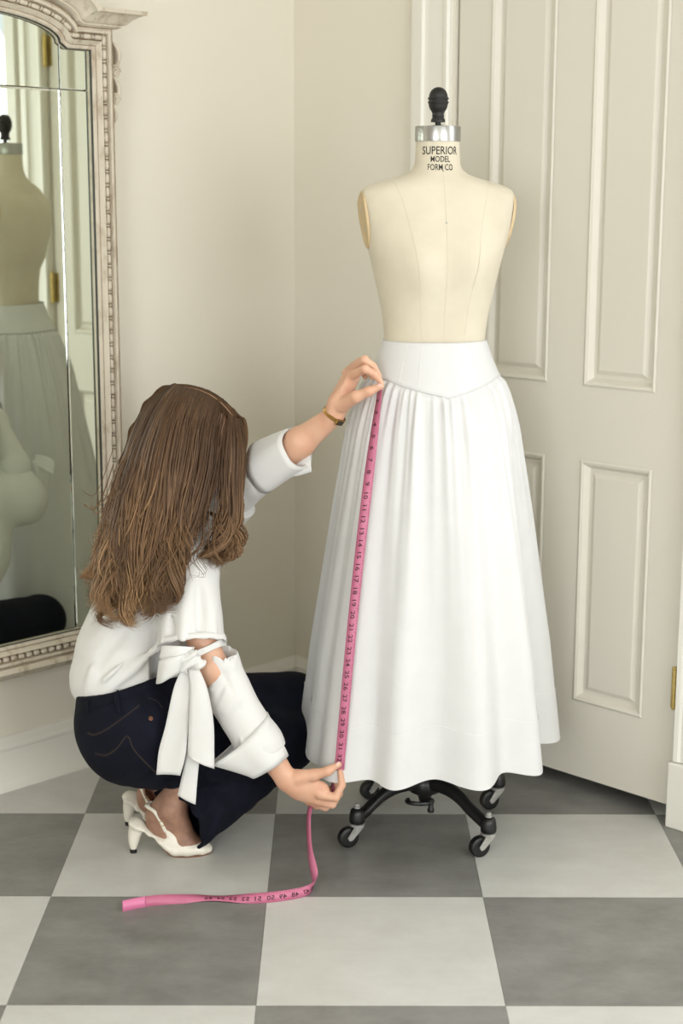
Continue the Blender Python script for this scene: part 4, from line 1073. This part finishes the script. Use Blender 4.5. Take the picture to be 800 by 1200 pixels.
# cut below the waistband: the tail is tucked in
F._half(bt(146, 812, 3.13), -wn, 0.003, *bbox([Wc, bt(146, 840, 3.2)], 0.16))
F.cone(bt(204, 640, 3.31), bt(206, 600, 3.31), 0.060, 0.062, 0.004, sub=True)
Lb, Ub = bt(146, 808, 3.1), bt(178, 712, 3.16)
def shirt_folds(P):
    d = 0.0046 * wob(P, 19.0) + 0.0016 * wob(P + 3.1, 52.0)
    def fold(a, b, r, amp):
        a = np.asarray(a); b = np.asarray(b); ba = b - a; q = P - a; t = np.clip((q @ ba) / (ba @ ba), 0, 1); D = q - t[:, None] * ba
        return 2.3 * amp * np.exp(-(D * D).sum(-1) / r ** 2) * np.sin(math.pi * np.clip(t * 0.92 + 0.06, 0, 1)) ** 0.5
    for (p, q, y0, y1, r, a) in (((128, 806), (205, 742), 3.10, 3.10, .010, .009), ((118, 800), (172, 752), 3.08, 3.09, .008, .006), ((112, 778), (150, 730), 3.10, 3.12, .012, -.006), ((140, 808), (212, 765), 3.09, 3.10, .008, -.008),
                                 ((104, 812), (110, 775), 3.11, 3.10, .010, .006), ((160, 800), (214, 786), 3.08, 3.11, .008, .007), ((190, 750), (214, 700), 3.09, 3.09, .010, -.008), ((118, 740), (176, 706), 3.14, 3.14, .014, .006), ((186, 735), (200, 690), 3.10, 3.09, .007, .006),
                                 ((214, 750), (218, 690), 3.03, 3.09, .010, .006), ((236, 750), (232, 682), 3.04, 3.10, .010, -.006), ((250, 745), (243, 690), 3.06, 3.12, .009, .006), ((202, 752), (204, 700), 3.04, 3.10, .008, -.005), ((110, 760), (122, 690), 3.17, 3.2, .012, -.006), ((92, 795), (100, 740), 3.2, 3.22, .012, .006)):
        d = d + fold(bt(*p, y0), bt(*q, y1), r, a)
    # little pleats at the sleeve hem
    q = P - sb; t = q @ ax; w = np.exp(-np.clip(-t, 0, 1) / 0.018) * (t > -0.09)
    R = q - t[:, None] * ax; ang = np.arctan2(R @ np.array((0, 0, 1.0)) * 0 + R[:, 1], R[:, 0])
    near = (np.sqrt((R * R).sum(-1)) < 0.09)
    d = d + near * w * 0.0018 * np.sin(ang * 17)
    return d
F.warp(shirt_folds)
V, Q = F.mesh(); V = relax(V, Q, 1, 0.4)
blouse = fast_mesh('blouse', V, Q, M['shirt'], who)
# band at the end of the upper sleeve
B0 = unit(np.cross(ax, (0, 0, 1.0))); B1 = np.cross(ax, B0)
mb = MB(); G = []
for i in range(61):
    a = 2 * math.pi * i / 60; rr = 0.0690 + 0.0012 * math.sin(9 * a)
    dirv = B0 * math.cos(a) + B1 * math.sin(a); G.append([sb + dirv * rr + ax * t for t in (-0.008, -0.002, 0.004 + 0.0012 * math.sin(13 * a))])
mb.grid(np.array(G)); solid(mb.build('sleeve_band', M['shirt'], blouse, True), 0.0022)
# collar stand
mb = MB(); G = []; cn = unit(hd(-0.03, 0, -0.06) - nb); c0_ = unit(np.cross(cn, (1, 0, 0))); c1_ = np.cross(cn, c0_)
for i in range(41):
    a = 2 * math.pi * i / 40; dv = c0_ * math.cos(a) + c1_ * math.sin(a); G.append([nb + dv * (0.068 + 0.004 * t) + cn * 0.040 * (t - 0.35) for t in (0, 0.5, 1)] + [nb + dv * 0.083 + cn * 0.012])
mb.grid(np.array(G)); solid(mb.build('collar', M['shirt'], blouse, True), 0.002)
# near lower sleeve
F = Field(*bbox([at(230, 750, 3.0), at(262, 752, 3.1), at(325, 905, 3.05)], 0.07), 0.0030)
l0, l1 = at(257, 782, 3.065), at(303, 872, 3.045)
F.cone(at(256, 766, 3.06), at(270, 815, 3.055), 0.042, 0.044, 0.012).cone(at(268, 812, 3.055), l1, 0.043, 0.050, 0.02).cone(l1, at(312, 890, 3.042), 0.050, 0.046, 0.01)
F._half(at(242, 770, 3.02), unit(np.array((-0.78, -0.10, 0.60))), 0.003, *bbox([at(250, 765, 3.06)], 0.075))
la = unit(l1 - l0)
F._half(at(309, 884, 3.045), la, 0.003, *bbox([at(309, 884, 3.045), at(316, 898, 3.04)], 0.06))
F.cone(at(256, 755, 3.06), at(258, 775, 3.06), 0.035, 0.030, 0.003, sub=True)
F.cone(at(316, 898, 3.04), at(305, 876, 3.045), 0.044, 0.040, 0.003, sub=True)
def lower_folds(P):
    d = 0.0030 * wob(P, 24.0) + 0.0012 * wob(P, 60)
    def fold(p, q, y0, y1, r, amp):
        a = at(*p, y0); b = at(*q, y1); ba = b - a; qq = P - a; t = np.clip((qq @ ba) / (ba @ ba), 0, 1); D = qq - t[:, None] * ba
        return amp * np.exp(-(D * D).sum(-1) / r ** 2)
    for f in (((247, 808), (272, 782), 3.02, 3.03, .006, .007), ((255, 845), (285, 812), 3.0, 3.01, .010, .004), ((262, 862), (280, 885), 3.0, 3.0, .007, -.006), ((268, 850), (288, 878), 2.99, 3.0, .006, .005), ((262, 790), (280, 830), 3.02, 3.02, .008, -.004), ((250, 826), (262, 806), 3.01, 3.02, .006, -.005)):
        d = d + fold(*f)
    return d
F.warp(lower_folds)
V, Q = F.mesh(); lower_sleeve = fast_mesh('lower_sleeve', relax(V, Q, 1, 0.4), Q, M['shirt'], who)
def cuff(name, c_open, c_back, r_open, r_back, flap_dir, flap, parent, n=64, skew=0.0):
    """turned-back cuff: a band from the sleeve opening back over the sleeve, one corner flaring out"""
    a = unit(c_back - c_open); L = np.linalg.norm(c_back - c_open); fd = np.asarray(flap_dir); fd = unit(fd - a * (fd @ a)); sd = np.cross(a, fd)
    G = []
    for i in range(n):
        t = 2 * math.pi * (i + 0.5) / n; dv = fd * math.cos(t) + sd * math.sin(t); k = max(0, math.cos(t)) ** 6
        row = []
        row.append(c_open + dv * (r_open - 0.006) + a * 0.006)
        for s in np.linspace(0, 1, 8):
            r = r_open + (r_back - r_open) * s + flap * k * s ** 1.3 + 0.0012 * math.sin(5 * t + 3 * s)
            row.append(c_open + dv * r + a * (L * s * (1 + skew * math.cos(t)) - 0.002 * math.sin(math.pi * s)))
        row.append(c_open + dv * (r_back - 0.004 + flap * k * 0.9) + a * (L * (1 + skew * math.cos(t)) - 0.002))
        G.append(row)
    mb = MB(); mb.grid(np.array(G), closed_u=True); o = solid(mb.build(name, M['shirt'], parent, True), 0.0016); return o
cuff('turned_cuff', at(316, 898, 3.035), at(291, 858, 3.045), 0.043, 0.055, at(247, 911, 2.99) - at(300, 875, 3.03), 0.045, lower_sleeve, skew=-0.15)
# far lower sleeve with its cuff
F = Field(*bbox([at(240, 605, 3.38), at(350, 520, 3.22)], 0.08), 0.0032)
F.cone(at(246, 598, 3.36), at(300, 557, 3.285), 0.050, 0.044, 0.02).cone(at(300, 555, 3.29), at(338, 531, 3.24), 0.043, 0.042, 0.02)
fa = unit(at(338, 531, 3.24) - at(300, 555, 3.29))
F._half(at(336, 532, 3.242), fa, 0.003, *bbox([at(340, 530, 3.24)], 0.055))
F.cone(at(345, 526, 3.23), at(322, 541, 3.262), 0.037, 0.035, 0.003, sub=True)
F.warp(lambda P: 0.0036 * wob(P, 26.0) + 0.0018 * wob(P + 1, 60))
V, Q = F.mesh(); far_sleeve = fast_mesh('lower_sleeve', relax(V, Q, 1, 0.4), Q, M['shirt'], who)
cuff('turned_cuff', at(348, 525, 3.226), at(309, 546, 3.275), 0.0445, 0.0525, at(330, 570, 3.2) - at(328, 535, 3.25), 0.006, far_sleeve, skew=0.12)
def cloth_strip(name, rows, parent, cols=6, n=26, curl=0.0, thick=0.0012, wavy=0.0):
    """rows of (left px, left py, right px, right py, depth Y left, depth Y right)"""
    R = spline(np.array(rows, float), n); G = []
    for i, (xl, yl, xr, yr, a, b) in enumerate(R):
        p, q = at(xl, yl, a), at(xr, yr, b); t = i / (n - 1)
        G.append([p + (q - p) * s + np.array((0, -curl * math.sin(math.pi * s) + wavy * math.sin(9 * t + 4 * s), 0)) for s in np.linspace(0, 1, cols)])
    mb = MB(); mb.grid(np.array(G)); return solid(mb.build(name, M['shirt'], parent, True), thick)
cloth_strip('cuff_flap', [(325, 556, 335, 535, 3.25, 3.25), (345, 558, 352, 532, 3.235, 3.235), (365, 553, 363, 532, 3.225, 3.225)], far_sleeve)
# bow at the near elbow
BY = 2.985
bow = cloth_strip('sleeve_bow', [(216, 786, 222, 764, BY, BY + .01), (204, 792, 212, 768, BY - .02, BY - .02), (190, 800, 194, 772, BY - .018, BY - .020), (183, 801, 186, 775, BY + .004, BY + .002), (188, 798, 194, 780, BY + .022, BY + .020), (212, 792, 218, 778, BY + .014, BY + .014)], lower_sleeve, wavy=.002)
cloth_strip('bow_loop', [(220, 778, 228, 758, BY, BY + .006), (208, 778, 210, 757, BY - .016, BY - .012), (194, 776, 193, 757, BY - .006, BY - .004), (187, 770, 190, 758, BY + .012, BY + .012), (200, 774, 204, 764, BY + .022, BY + .02), (222, 774, 226, 764, BY + .014, BY + .014)], bow, wavy=.002)
cloth_strip('bow_tail', [(212, 786, 224, 788, BY, BY), (203, 808, 222, 812, BY - .004, BY - .008), (194, 850, 220, 856, BY - .006, BY - .012), (186, 880, 217, 886, BY - .006, BY - .012), (183, 908, 211, 909, BY - .006, BY - .010)], bow, curl=-.006, wavy=.0015)
cloth_strip('bow_tail', [(220, 784, 232, 780, BY - .002, BY), (222, 812, 243, 808, BY - .012, BY - .006), (221, 850, 250, 846, BY - .016, BY - .010), (220, 882, 251, 880, BY - .016, BY - .010), (222, 888, 251, 901, BY - .016, BY - .010)], bow, curl=.005, wavy=.0015)
cloth_strip('bow_tail', [(220, 868, 236, 872, BY + .004, BY + .004), (215, 900, 232, 905, BY + .004, BY + .002), (208, 932, 229, 943, BY + .004, BY)], bow, curl=.003)
# knot
F = Field(*bbox([at(205, 760, BY - .03), at(240, 795, BY + .03)], 0.02), 0.0022)
F.ell(at(222, 774, BY - .004), (0.021, 0.013, 0.017), None, 0.008).cone(at(210, 770, BY - .008), at(234, 778, BY - .006), 0.009, 0.012, 0.006).cone(at(216, 784, BY - .008), at(226, 766, BY - .010), 0.009, 0.009, 0.005)
F.warp(lambda P: 0.0024 * np.sin(P @ np.array((260., 60, -330.)) + 2 * wob(P, 60)))
V, Q = F.mesh(); fast_mesh('bow_knot', V, Q, M['shirt'], bow)
# strap of cloth from the knot round to the lower sleeve
cloth_strip('sleeve_tie', [(228, 772, 231, 762, BY + .004, BY + .012), (242, 765, 243, 757, 3.015, 3.02), (258, 758, 258, 749, 3.035, 3.04), (265, 757, 264, 748, 3.07, 3.075)], bow)
# ties of the far sleeve
cloth_strip('sleeve_tie', [(272, 588, 277, 588, 3.36, 3.36), (271, 600, 280, 600, 3.36, 3.36), (270, 611, 283, 611, 3.36, 3.36)], far_sleeve)
cloth_strip('sleeve_tie', [(260, 600, 264, 600, 3.37, 3.37), (260.5, 625, 265, 625, 3.36, 3.36), (262, 648, 267, 648, 3.36, 3.36)], far_sleeve)

cloth_strip('sleeve_tie', [(258, 586, 266, 584, 3.41, 3.43), (252, 606, 264, 606, 3.43, 3.45), (249, 632, 262, 634, 3.43, 3.45)], far_sleeve, wavy=.002)
cloth_strip('bow_loop', [(262, 590, 268, 578, 3.41, 3.42), (256, 594, 260, 576, 3.44, 3.45), (250, 596, 254, 580, 3.47, 3.47), (256, 594, 262, 582, 3.46, 3.45), (264, 588, 268, 580, 3.42, 3.43)], far_sleeve, wavy=.002)

# ---- slingback shoes
def shoe_geo():
    E3 = np.eye(3)
    Vx = np.array((0, 1.0, 0))
    F = Field((-0.03, -0.055, -0.004), (0.19, 0.055, 0.10), 0.0016)
    fl_ = (Vx, 2.6)
    F.cone((0.116, 0, 0.0180), (0.146, 0, 0.0150), 0.0175, 0.0135, 0.01, flat=(Vx, 1.8))            # toe box
    F.cone((0.150, 0, 0.0130), (0.161, 0, 0.0115), 0.0110, 0.0080, 0.01, flat=(Vx, 1.7))
    F.chain([(0.118, 0, 0.015), (0.092, 0, 0.018), (0.074, 0, 0.030)], [0.0150, 0.0165, 0.0150], 0.01, flat=(Vx, 2.05))
    F.cone((0.132, 0, 0.018), (0.112, 0, 0.026), 0.012, 0.014, 0.012, flat=(Vx, 1.8))                 # vamp
    F.chain([(0.076, 0, 0.024), (0.060, 0, 0.036), (0.038, 0, 0.051), (0.010, 0, 0.066), (-0.001, 0, 0.0715)], [0.0085, 0.0065, 0.0058, 0.0055, 0.0045], 0.008, flat=(Vx, 3.6))   # shank and seat
    F.cone((0.100, 0.023, 0.028), (0.071, 0.0235, 0.064), 0.0125, 0.0045, 0.008, flat=(Vx, 0.5)); F.cone((0.100, -0.023, 0.028), (0.071, -0.0235, 0.064), 0.0125, 0.0045, 0.008, flat=(Vx, 0.5))   # quarters
    F.chain([(0.0005, 0, 0.0075), (0.0015, 0, 0.026), (0.0045, 0, 0.045), (0.0085, 0, 0.060)], [0.0062, 0.0070, 0.0098, 0.0140], 0.016)                                             # heel
    F._half((0, 0, 0.0055), (0, 0, -1), 0.001, (-0.03, -0.05, -0.01), (0.03, 0.05, 0.02)); F._half((0, 0, 0.0025), (0, 0, -1), 0.001, (0.03, -0.06, -0.01), (0.2, 0.06, 0.02))
    V, Q = F.mesh(); return relax(V, Q, 2, 0.4), Q
SV, SQ = shoe_geo()
shoe_prof = np.array([(0.0175, 0.0545), (0.030, 0.0505), (0.045, 0.0405), (0.060, 0.0270), (0.072, 0.0130), (0.083, 0.0045), (0.098, 0.0012), (0.120, 0.0010), (0.145, 0.0014), (0.160, 0.0030), (0.167, 0.0050)])
shoe_w = [0.010, 0.012, 0.0135, 0.016, 0.021, 0.024, 0.025, 0.024, 0.018, 0.010, 0.003]
def build_shoe(fr, lab):
    tr = lambda P: fr[0] + np.outer(P[:, 0], fr[1]) + np.outer(P[:, 1], fr[2]) + np.outer(P[:, 2], (0, 0, 1.0))
    sh = fast_mesh('shoe', tr(SV), SQ, M['white_leather'], who); sh['label'] = lab
    pr = spline(np.column_stack([shoe_prof, shoe_w]), 30)
    G = np.array([[loc(fr, u, w * s, z - 0.0004) for s in np.linspace(-1, 1, 7)] for u, z, w in pr])
    mb = MB(); mb.grid(G); solid(mb.build('sole', M['sole'], sh, True, label='brown leather sole'), 0.0016)
    mb = MB(); mb.lathe([(0.0066, 0.0), (0.0072, 0.0004), (0.0074, 0.0085), (0.0066, 0.0092)], loc(fr, 0.0005, 0, 0), 16); mb.build('heel_tip', M['heel_tip'], sh, True, 40, label='black heel tip')
    # slingback strap round the heel with a small buckle
    st = [(0.074, -0.0250, 0.058), (0.068, -0.0275, 0.072), (0.061, -0.0275, 0.088), (0.050, -0.0235, 0.103), (0.034, -0.0115, 0.108), (0.0295, 0.0, 0.108), (0.034, 0.0115, 0.108), (0.050, 0.0235, 0.103), (0.061, 0.0275, 0.088), (0.068, 0.0275, 0.072), (0.074, 0.0250, 0.058)]
    C = spline(np.array([loc(fr, *q) for q in st]), 60); T_ = np.gradient(C, axis=0); cen = loc(fr, 0.062, 0, 0.085); G = []
    for p_, t_ in zip(C, T_):
        o = p_ - cen; t_ = unit(t_); o = o - t_ * (o @ t_); w = unit(np.cross(t_, o)); G.append([p_ - w * 0.0036, p_ + w * 0.0036])
    mb = MB(); mb.grid(np.array(G)); solid(mb.build('slingback_strap', M['white_leather'], sh, True), 0.0022)
    bc = loc(fr, 0.066, -0.0290, 0.078); tdir = unit(loc(fr, 0.058, -0.03, 0.088) - loc(fr, 0.066, -0.0285, 0.07)); wv = unit(np.cross(tdir, fr[2]))
    mb = MB(); mb.tube([bc + tdir * a * 0.0055 + wv * b * 0.0052 for a, b in ((-1, -1), (-1, 1), (1, 1), (1, -1), (-1, -1))], 0.0009, 6); mb.build('buckle', M['gold'], sh, True)
    return sh
build_shoe(HR, 'off-white slingback pump nearest the viewer'); build_shoe(HL, 'off-white slingback pump on the far foot')

# ---- wrist watch on the far arm
wc = at(391.5, 486, 3.195); wa = unit(at(398, 473, 3.19) - at(380, 498, 3.207)); w0 = unit(np.cross(wa, (0.3, 1, 0.3))); w1 = np.cross(wa, w0)
mb = MB(); G = []
for i in range(48):
    t = 2 * math.pi * i / 48; dv = w0 * math.cos(t) * 0.0245 + w1 * math.sin(t) * 0.0215; G.append([wc + dv * k + wa * a for k, a in ((1, -0.0042), (1.07, -0.0034), (1.07, 0.0034), (1, 0.0042))])
mb.grid(np.array(G), closed_u=True); watch = mb.build('watch', M['gold'], who, True, 40, label='slim gold wrist watch')
dv = unit(at(402, 494, 3.17) - wc); dv = unit(dv - wa * (dv @ wa)); tv = np.cross(wa, dv); c = wc + dv * 0.0235
fr_ = lambda x, y, z: tuple(c + wa * x + tv * y + dv * z)
bevel(MB().box((-0.0065, -0.009, -0.001), (0.0065, 0.009, 0.004), fr_).build('watch_case', M['gold'], watch), 0.0012)
MB().box((-0.0048, -0.0072, 0.0040), (0.0048, 0.0072, 0.0046), fr_).build('watch_dial', M['dial'], watch)
# ------------------------------------------------------------------ her hair: a body of hair under many separate locks
def hair_mat(name):
    m = bpy.data.materials.new(name); m.use_nodes = True; nt = m.node_tree; b = nt.nodes['Principled BSDF']
    b.inputs['Roughness'].default_value = 0.46; b.inputs['Specular IOR Level'].default_value = 0.3
    a = nt.nodes.new('ShaderNodeAttribute'); a.attribute_name = 'tint'
    n = nt.nodes.new('ShaderNodeTexNoise'); n.inputs['Scale'].default_value = 90; g = nt.nodes.new('ShaderNodeNewGeometry'); nt.links.new(g.outputs['Position'], n.inputs['Vector'])
    r = nt.nodes.new('ShaderNodeValToRGB'); e = r.color_ramp.elements
    e[0].position = 0.0; e[0].color = rgb(44, 33, 24); e[1].position = 1.0; e[1].color = rgb(194, 156, 112)
    x = e.new(0.35); x.color = rgb(86, 63, 44); x = e.new(0.7); x.color = rgb(138, 107, 77)
    mx = nt.nodes.new('ShaderNodeMath'); mx.operation = 'MULTIPLY_ADD'; mx.inputs[1].default_value = 0.16
    nt.links.new(n.outputs['Fac'], mx.inputs[0]); nt.links.new(a.outputs['Fac'], mx.inputs[2])
    nt.links.new(mx.outputs[0], r.inputs[0]); nt.links.new(r.outputs[0], b.inputs['Base Color'])
    return m
M['hair'] = hair_mat('brown_hair')
HY = 3.22
NEAR = [
 [(203, 452, .00), (180, 470, -.01), (160, 506, -.02), (145, 552, -.04), (130, 600, -.07), (119, 645, -.10), (112, 672, -.11), (108, 655, -.115)],
 [(206, 451, -.01), (188, 474, -.045), (168, 518, -.075), (151, 575, -.10), (138, 630, -.13), (128, 680, -.15), (122, 706, -.15), (133, 718, -.14)],
 [(213, 455, -.02), (197, 480, -.075), (182, 528, -.112), (171, 588, -.125), (159, 648, -.155), (147, 700, -.165), (136, 724, -.16), (150, 728, -.15)],
 [(226, 463, -.02), (213, 488, -.085), (203, 538, -.122), (194, 598, -.138), (184, 655, -.170), (174, 698, -.180), (160, 722, -.17), (148, 716, -.16)],
 [(240, 471, -.02), (232, 500, -.084), (225, 548, -.118), (211, 603, -.142), (200, 650, -.182), (191, 694, -.192), (186, 712, -.185), (175, 702, -.18)],
 [(252, 478, -.02), (248, 508, -.074), (243, 552, -.108), (229, 604, -.130), (215, 640, -.178), (206, 668, -.190), (198, 690, -.185), (188, 680, -.18)],
 [(264, 486, -.015), (266, 514, -.048), (264, 556, -.072), (262, 602, -.098), (261, 630, -.125), (250, 650, -.145), (240, 656, -.15), (236, 644, -.15)],
 [(274, 492, -.01), (279, 518, -.030), (278, 556, -.048), (275, 602, -.070), (272, 632, -.085), (262, 650, -.10), (252, 657, -.11), (246, 650, -.11)],
 [(281, 490, .000), (285, 512, -.010), (284, 552, -.022), (280, 602, -.040), (277, 630, -.050), (270, 648, -.06), (263, 653, -.07), (259, 645, -.07)]]
FAR = [
 [(203, 452, .00), (186, 466, .04), (168, 506, .06), (152, 560, .05), (140, 610, .00), (132, 650, -.04), (128, 680, -.06), (130, 700, -.06)],
 [(215, 454, .00), (208, 458, .05), (196, 500, .085), (186, 560, .095), (180, 610, .07), (176, 650, .04), (172, 680, .02), (170, 700, .02)],
 [(240, 468, .00), (246, 470, .045), (248, 505, .085), (242, 560, .10), (238, 610, .10), (236, 640, .09), (234, 660, .09), (232, 670, .09)],
 [(264, 482, .00), (272, 484, .030), (276, 512, .065), (272, 560, .08), (266, 605, .08), (262, 630, .08), (258, 645, .08), (254, 650, .08)],
 [(280, 489, .00), (285, 494, .020), (286, 520, .035), (280, 560, .045), (274, 600, .05), (270, 625, .05), (266, 640, .05), (262, 645, .05)]]
def guide(g): return spline(np.array([at(x, y, HY + o) for x, y, o in g]), 28)
GN = np.array([guide(g) for g in NEAR]); GF = np.array([guide(g) for g in FAR]); GB = np.concatenate([GF[2::-1], GN[:3]])
def mix(GS, s):
    s = max(0, min(len(GS) - 1.001, s)); i = int(s); t = s - i
    return GS[i] * (1 - t) + GS[i + 1] * t
# underlying mass
F = Field(*bbox(np.concatenate([GN.reshape(-1, 3), GF.reshape(-1, 3)]), 0.05), 0.0042)
F.ell(hd(-0.014, 0, 0.010), (0.093, 0.078, 0.087), RH, 0.02)
for s in np.arange(0, 5.01, 0.5):
    g = mix(GN, s)[2:23:3] + np.array((0, 0.026, 0)); F.chain(g, [0.012 + 0.010 * math.sin(math.pi * min(1, i / 6 + .12)) for i in range(len(g))], 0.014)
for s in (6.3, 7.2):
    g = mix(GN, s)[2:20:3] + np.array((0.0, 0.016, 0)); F.chain(g, [0.010, 0.012, .012, .011, .009, .006], 0.012)
for s in np.arange(0, 3.3, 0.5):
    g = mix(GF, s)[3:22:3] - np.array((0, 0.014, 0)); F.chain(g, [0.016] * len(g), 0.016)
_C = spline(np.array([GN[1][0], GN[3][0], GN[5][0], GN[8][0]]), 9); _D = (_C - hd(-0.010, 0, 0.012)) @ RH.T; _l = np.sqrt(((_D / np.array((0.099, 0.083, 0.095))) ** 2).sum(-1)); _D *= (1.0 / _l)[:, None]
F.chain(hd(-0.010, 0, 0.012) + _D @ RH + np.array((0, 0.010, -0.004)), [0.017] * 9, 0.012)
# face and the front of the neck stay open
F.ell(hd(0.100, -0.010, -0.045), (0.070, 0.070, 0.085), RH, 0.01, sub=True)
F.F += 0.0065
V, Q = F.mesh(); V = relax(V, Q, 1)
M['under_hair'] = mat('dark_under_hair', rgb(72, 54, 39), 0.9, col2=rgb(92, 70, 50), scale=120, stretch=(1, 1, 0.1), bump=0.4, bscale=300, spec=0.1)
hair = fast_mesh('hair', V, Q, M['under_hair'], who)
rng = np.random.RandomState(4)
LV, LQ, LT = [], [], []; base = 0
def lock(C, rad, sides, tint):
    global base
    n = len(C); T_ = np.gradient(C, axis=0); T_ /= np.linalg.norm(T_, axis=1)[:, None] + 1e-9
    N_ = np.cross(T_, np.array((0.3, 1.0, 0.1))); N_ /= np.linalg.norm(N_, axis=1)[:, None] + 1e-9; B_ = np.cross(T_, N_)
    a = np.arange(sides) * 2 * math.pi / sides
    P = C[:, None, :] + rad[:, None, None] * (np.cos(a)[None, :, None] * N_[:, None, :] * 1.5 + np.sin(a)[None, :, None] * B_[:, None, :] * 0.8)
    i = np.arange(n - 1)[:, None] * sides; k = np.arange(sides)[None, :]; k2 = (k + 1) % sides
    q = np.stack([i + k, i + k2, i + sides + k2, i + sides + k], -1).reshape(-1, 4) + base
    LV.append(P.reshape(-1, 3)); LQ.append(q); LT.append(np.repeat(tint, sides)); base += n * sides
tt = np.linspace(0, 1, 28)
def strands(GS, count, smax, clumps, lift, rmin, rmax, seed, smin=0.0, boost=0.0):
    r = np.random.RandomState(seed)
    cl = [(smin + (smax - smin) * (q + r.uniform(0, 1)) / clumps, r.uniform(0, 6.28), r.uniform(0.5, 1.5), r.uniform(-1, 1), r.uniform(-0.15, 0.24), r.uniform(0.80, 1.0), r.uniform(0, 1), r.uniform(9, 15)) for q in range(clumps)]
    width = 1.6 * (smax - smin) / clumps
    for _ in range(count):
        c = cl[r.randint(clumps)]; jit = r.normal(0, 1)
        s0 = min(smax, max(smin, c[0] + jit * width)); s1 = min(smax, max(smin, c[0] + jit * width * 0.22))
        a = mix(GS, s0); b = mix(GS, s1); w = np.clip(tt * 1.15, 0, 1)[:, None] ** 1.3; C = a * (1 - w) + b * w
        ph, am, dr, sh = c[1], c[2], c[3], c[4]
        ln = c[5] * (r.uniform(0.93, 1.0) if r.uniform() < 0.8 else r.uniform(0.7, 0.95))
        C = np.stack([np.interp(tt * min(1, ln), tt, C[:, k]) for k in range(3)], -1)
        j = r.normal(0, 1, 3) * np.array((0.0036, 0.0050, 0.002)); C = C + j * (np.clip(tt * 3 + 0.15, 0, 1) * (1 - 0.35 * tt))[:, None] + np.array((0, -lift * r.uniform(0, 1), 0)) * np.clip(tt * 5, 0, 1)[:, None]
        wv = np.clip((tt - 0.28) / 0.72, 0, 1) ** 1.5
        C[:, 0] += am * 0.028 * wv * np.sin(tt * c[7] + ph) + dr * 0.008 * wv; C[:, 1] += am * 0.022 * wv * np.cos(tt * c[7] + ph * 1.7) - 0.006 * wv
        C[:, 2] += 0.005 * wv * np.sin(tt * 14 + ph)
        C += np.outer(np.clip((tt - 0.82) / 0.18, 0, 1) ** 2, r.normal(0, 0.006, 3))
        # keep the hair outside the skull
        D = (C - hd(-0.010, 0, 0.012)) @ RH.T; e = np.array((0.099, 0.083, 0.095)); l = np.sqrt(((D / e) ** 2).sum(-1)); lim = 0.985 + 0.05 * c[6]
        ln_ = np.logaddexp(lim * 14, l * 14) / 14; D *= (ln_ / l)[:, None]; C = hd(-0.010, 0, 0.012) + D @ RH
        rad = r.uniform(rmin, rmax) * (0.55 + 0.6 * np.sin(math.pi * np.clip(tt * 0.9 + 0.12, 0, 1))) * np.clip((1 - tt) * 5, 0.10, 1)
        hl = r.uniform(0, 1); tint = 0.17 + boost * np.clip(tt * 2.2, 0, 1) + 0.38 * tt ** 1.1 + sh * (0.45 + 0.55 * tt) + (0.15 if hl > 0.90 else 0.0) - (0.07 if hl < 0.2 else 0)
        lock(C, rad, 4, np.clip(tint, 0, 1))
strands(GN[:6], 2300, 4.95, 30, 0.012, 0.0008, 0.0017, 1)
strands(GN[6:], 620, 1.99, 7, 0.006, 0.0007, 0.0015, 2)
strands(GN[:5], 170, 3.6, 11, 0.018, 0.0007, 0.0013, 21, 0.2, 0.15)
strands(GN[:9], 260, 7.9, 60, 0.020, 0.0003, 0.0007, 7)
strands(GB, 900, 4.95, 22, 0.0, 0.0009, 0.0018, 5)
strands(GF, 900, 3.9, 20, -0.006, 0.0010, 0.0020, 3)
# wispy ends that flip out at the left
def wisps():
    r = np.random.RandomState(9)
    for _ in range(46):
        x0, y0 = r.uniform(118, 150), r.uniform(560, 690); d = r.uniform(6, 24)
        P = np.array([at(x0 + 14, y0 - 40, HY - .09), at(x0, y0, HY - .11), at(x0 - d * 0.5, y0 + 14, HY - .115), at(x0 - d, y0 + r.uniform(6, 26), HY - .12), at(x0 - d - r.uniform(-4, 6), y0 + r.uniform(0, 16), HY - .12)])
        C = spline(P, 28); lock(C, 0.0006 * np.clip((1 - tt) * 6, 0.2, 1), 3, 0.35 + 0.3 * tt)
    for _ in range(9):      # curls under the nape
        x0, y0 = r.uniform(140, 190), r.uniform(680, 705); a0 = r.uniform(0.5, 1.2); rr = r.uniform(5, 11)
        th_ = np.linspace(-1.2, 2.6 * a0 + 1.2, 28); C = np.array([at(x0 + rr * math.cos(t) , y0 + rr * 1.5 * math.sin(t) * 0.9, HY - .190) for t in th_])
        lock(C, 0.0008 * np.clip((1 - tt) * 6, 0.2, 1), 3, 0.45 + 0.25 * tt)
wisps()
LV = np.concatenate(LV); LQ = np.concatenate(LQ); LT = np.concatenate(LT)
lk = fast_mesh('hair_locks', LV, LQ, M['hair'], hair)
lk['kind'] = 'stuff'
a2 = lk.data.attributes.new('tint', 'FLOAT', 'POINT')
if len(lk.data.vertices) == len(LT): a2.data.foreach_set('value', LT.astype(np.float32))
# parting: a fine pale line of scalp along the top
C = spline(np.array([GN[2][0], GN[4][0], GN[6][0], GN[8][0]]), 30); D = (C - hd(-0.010, 0, 0.012)) @ RH.T; e = np.array((0.099, 0.083, 0.095)); l = np.sqrt(((D / e) ** 2).sum(-1)); D *= (1.045 / l)[:, None]
mb = MB(); mb.tube(hd(-0.010, 0, 0.012) + D @ RH, 0.0011, 6); mb.build('parting', mat('scalp', rgb(150, 118, 92), 0.6, bump=0.05), hair, True)
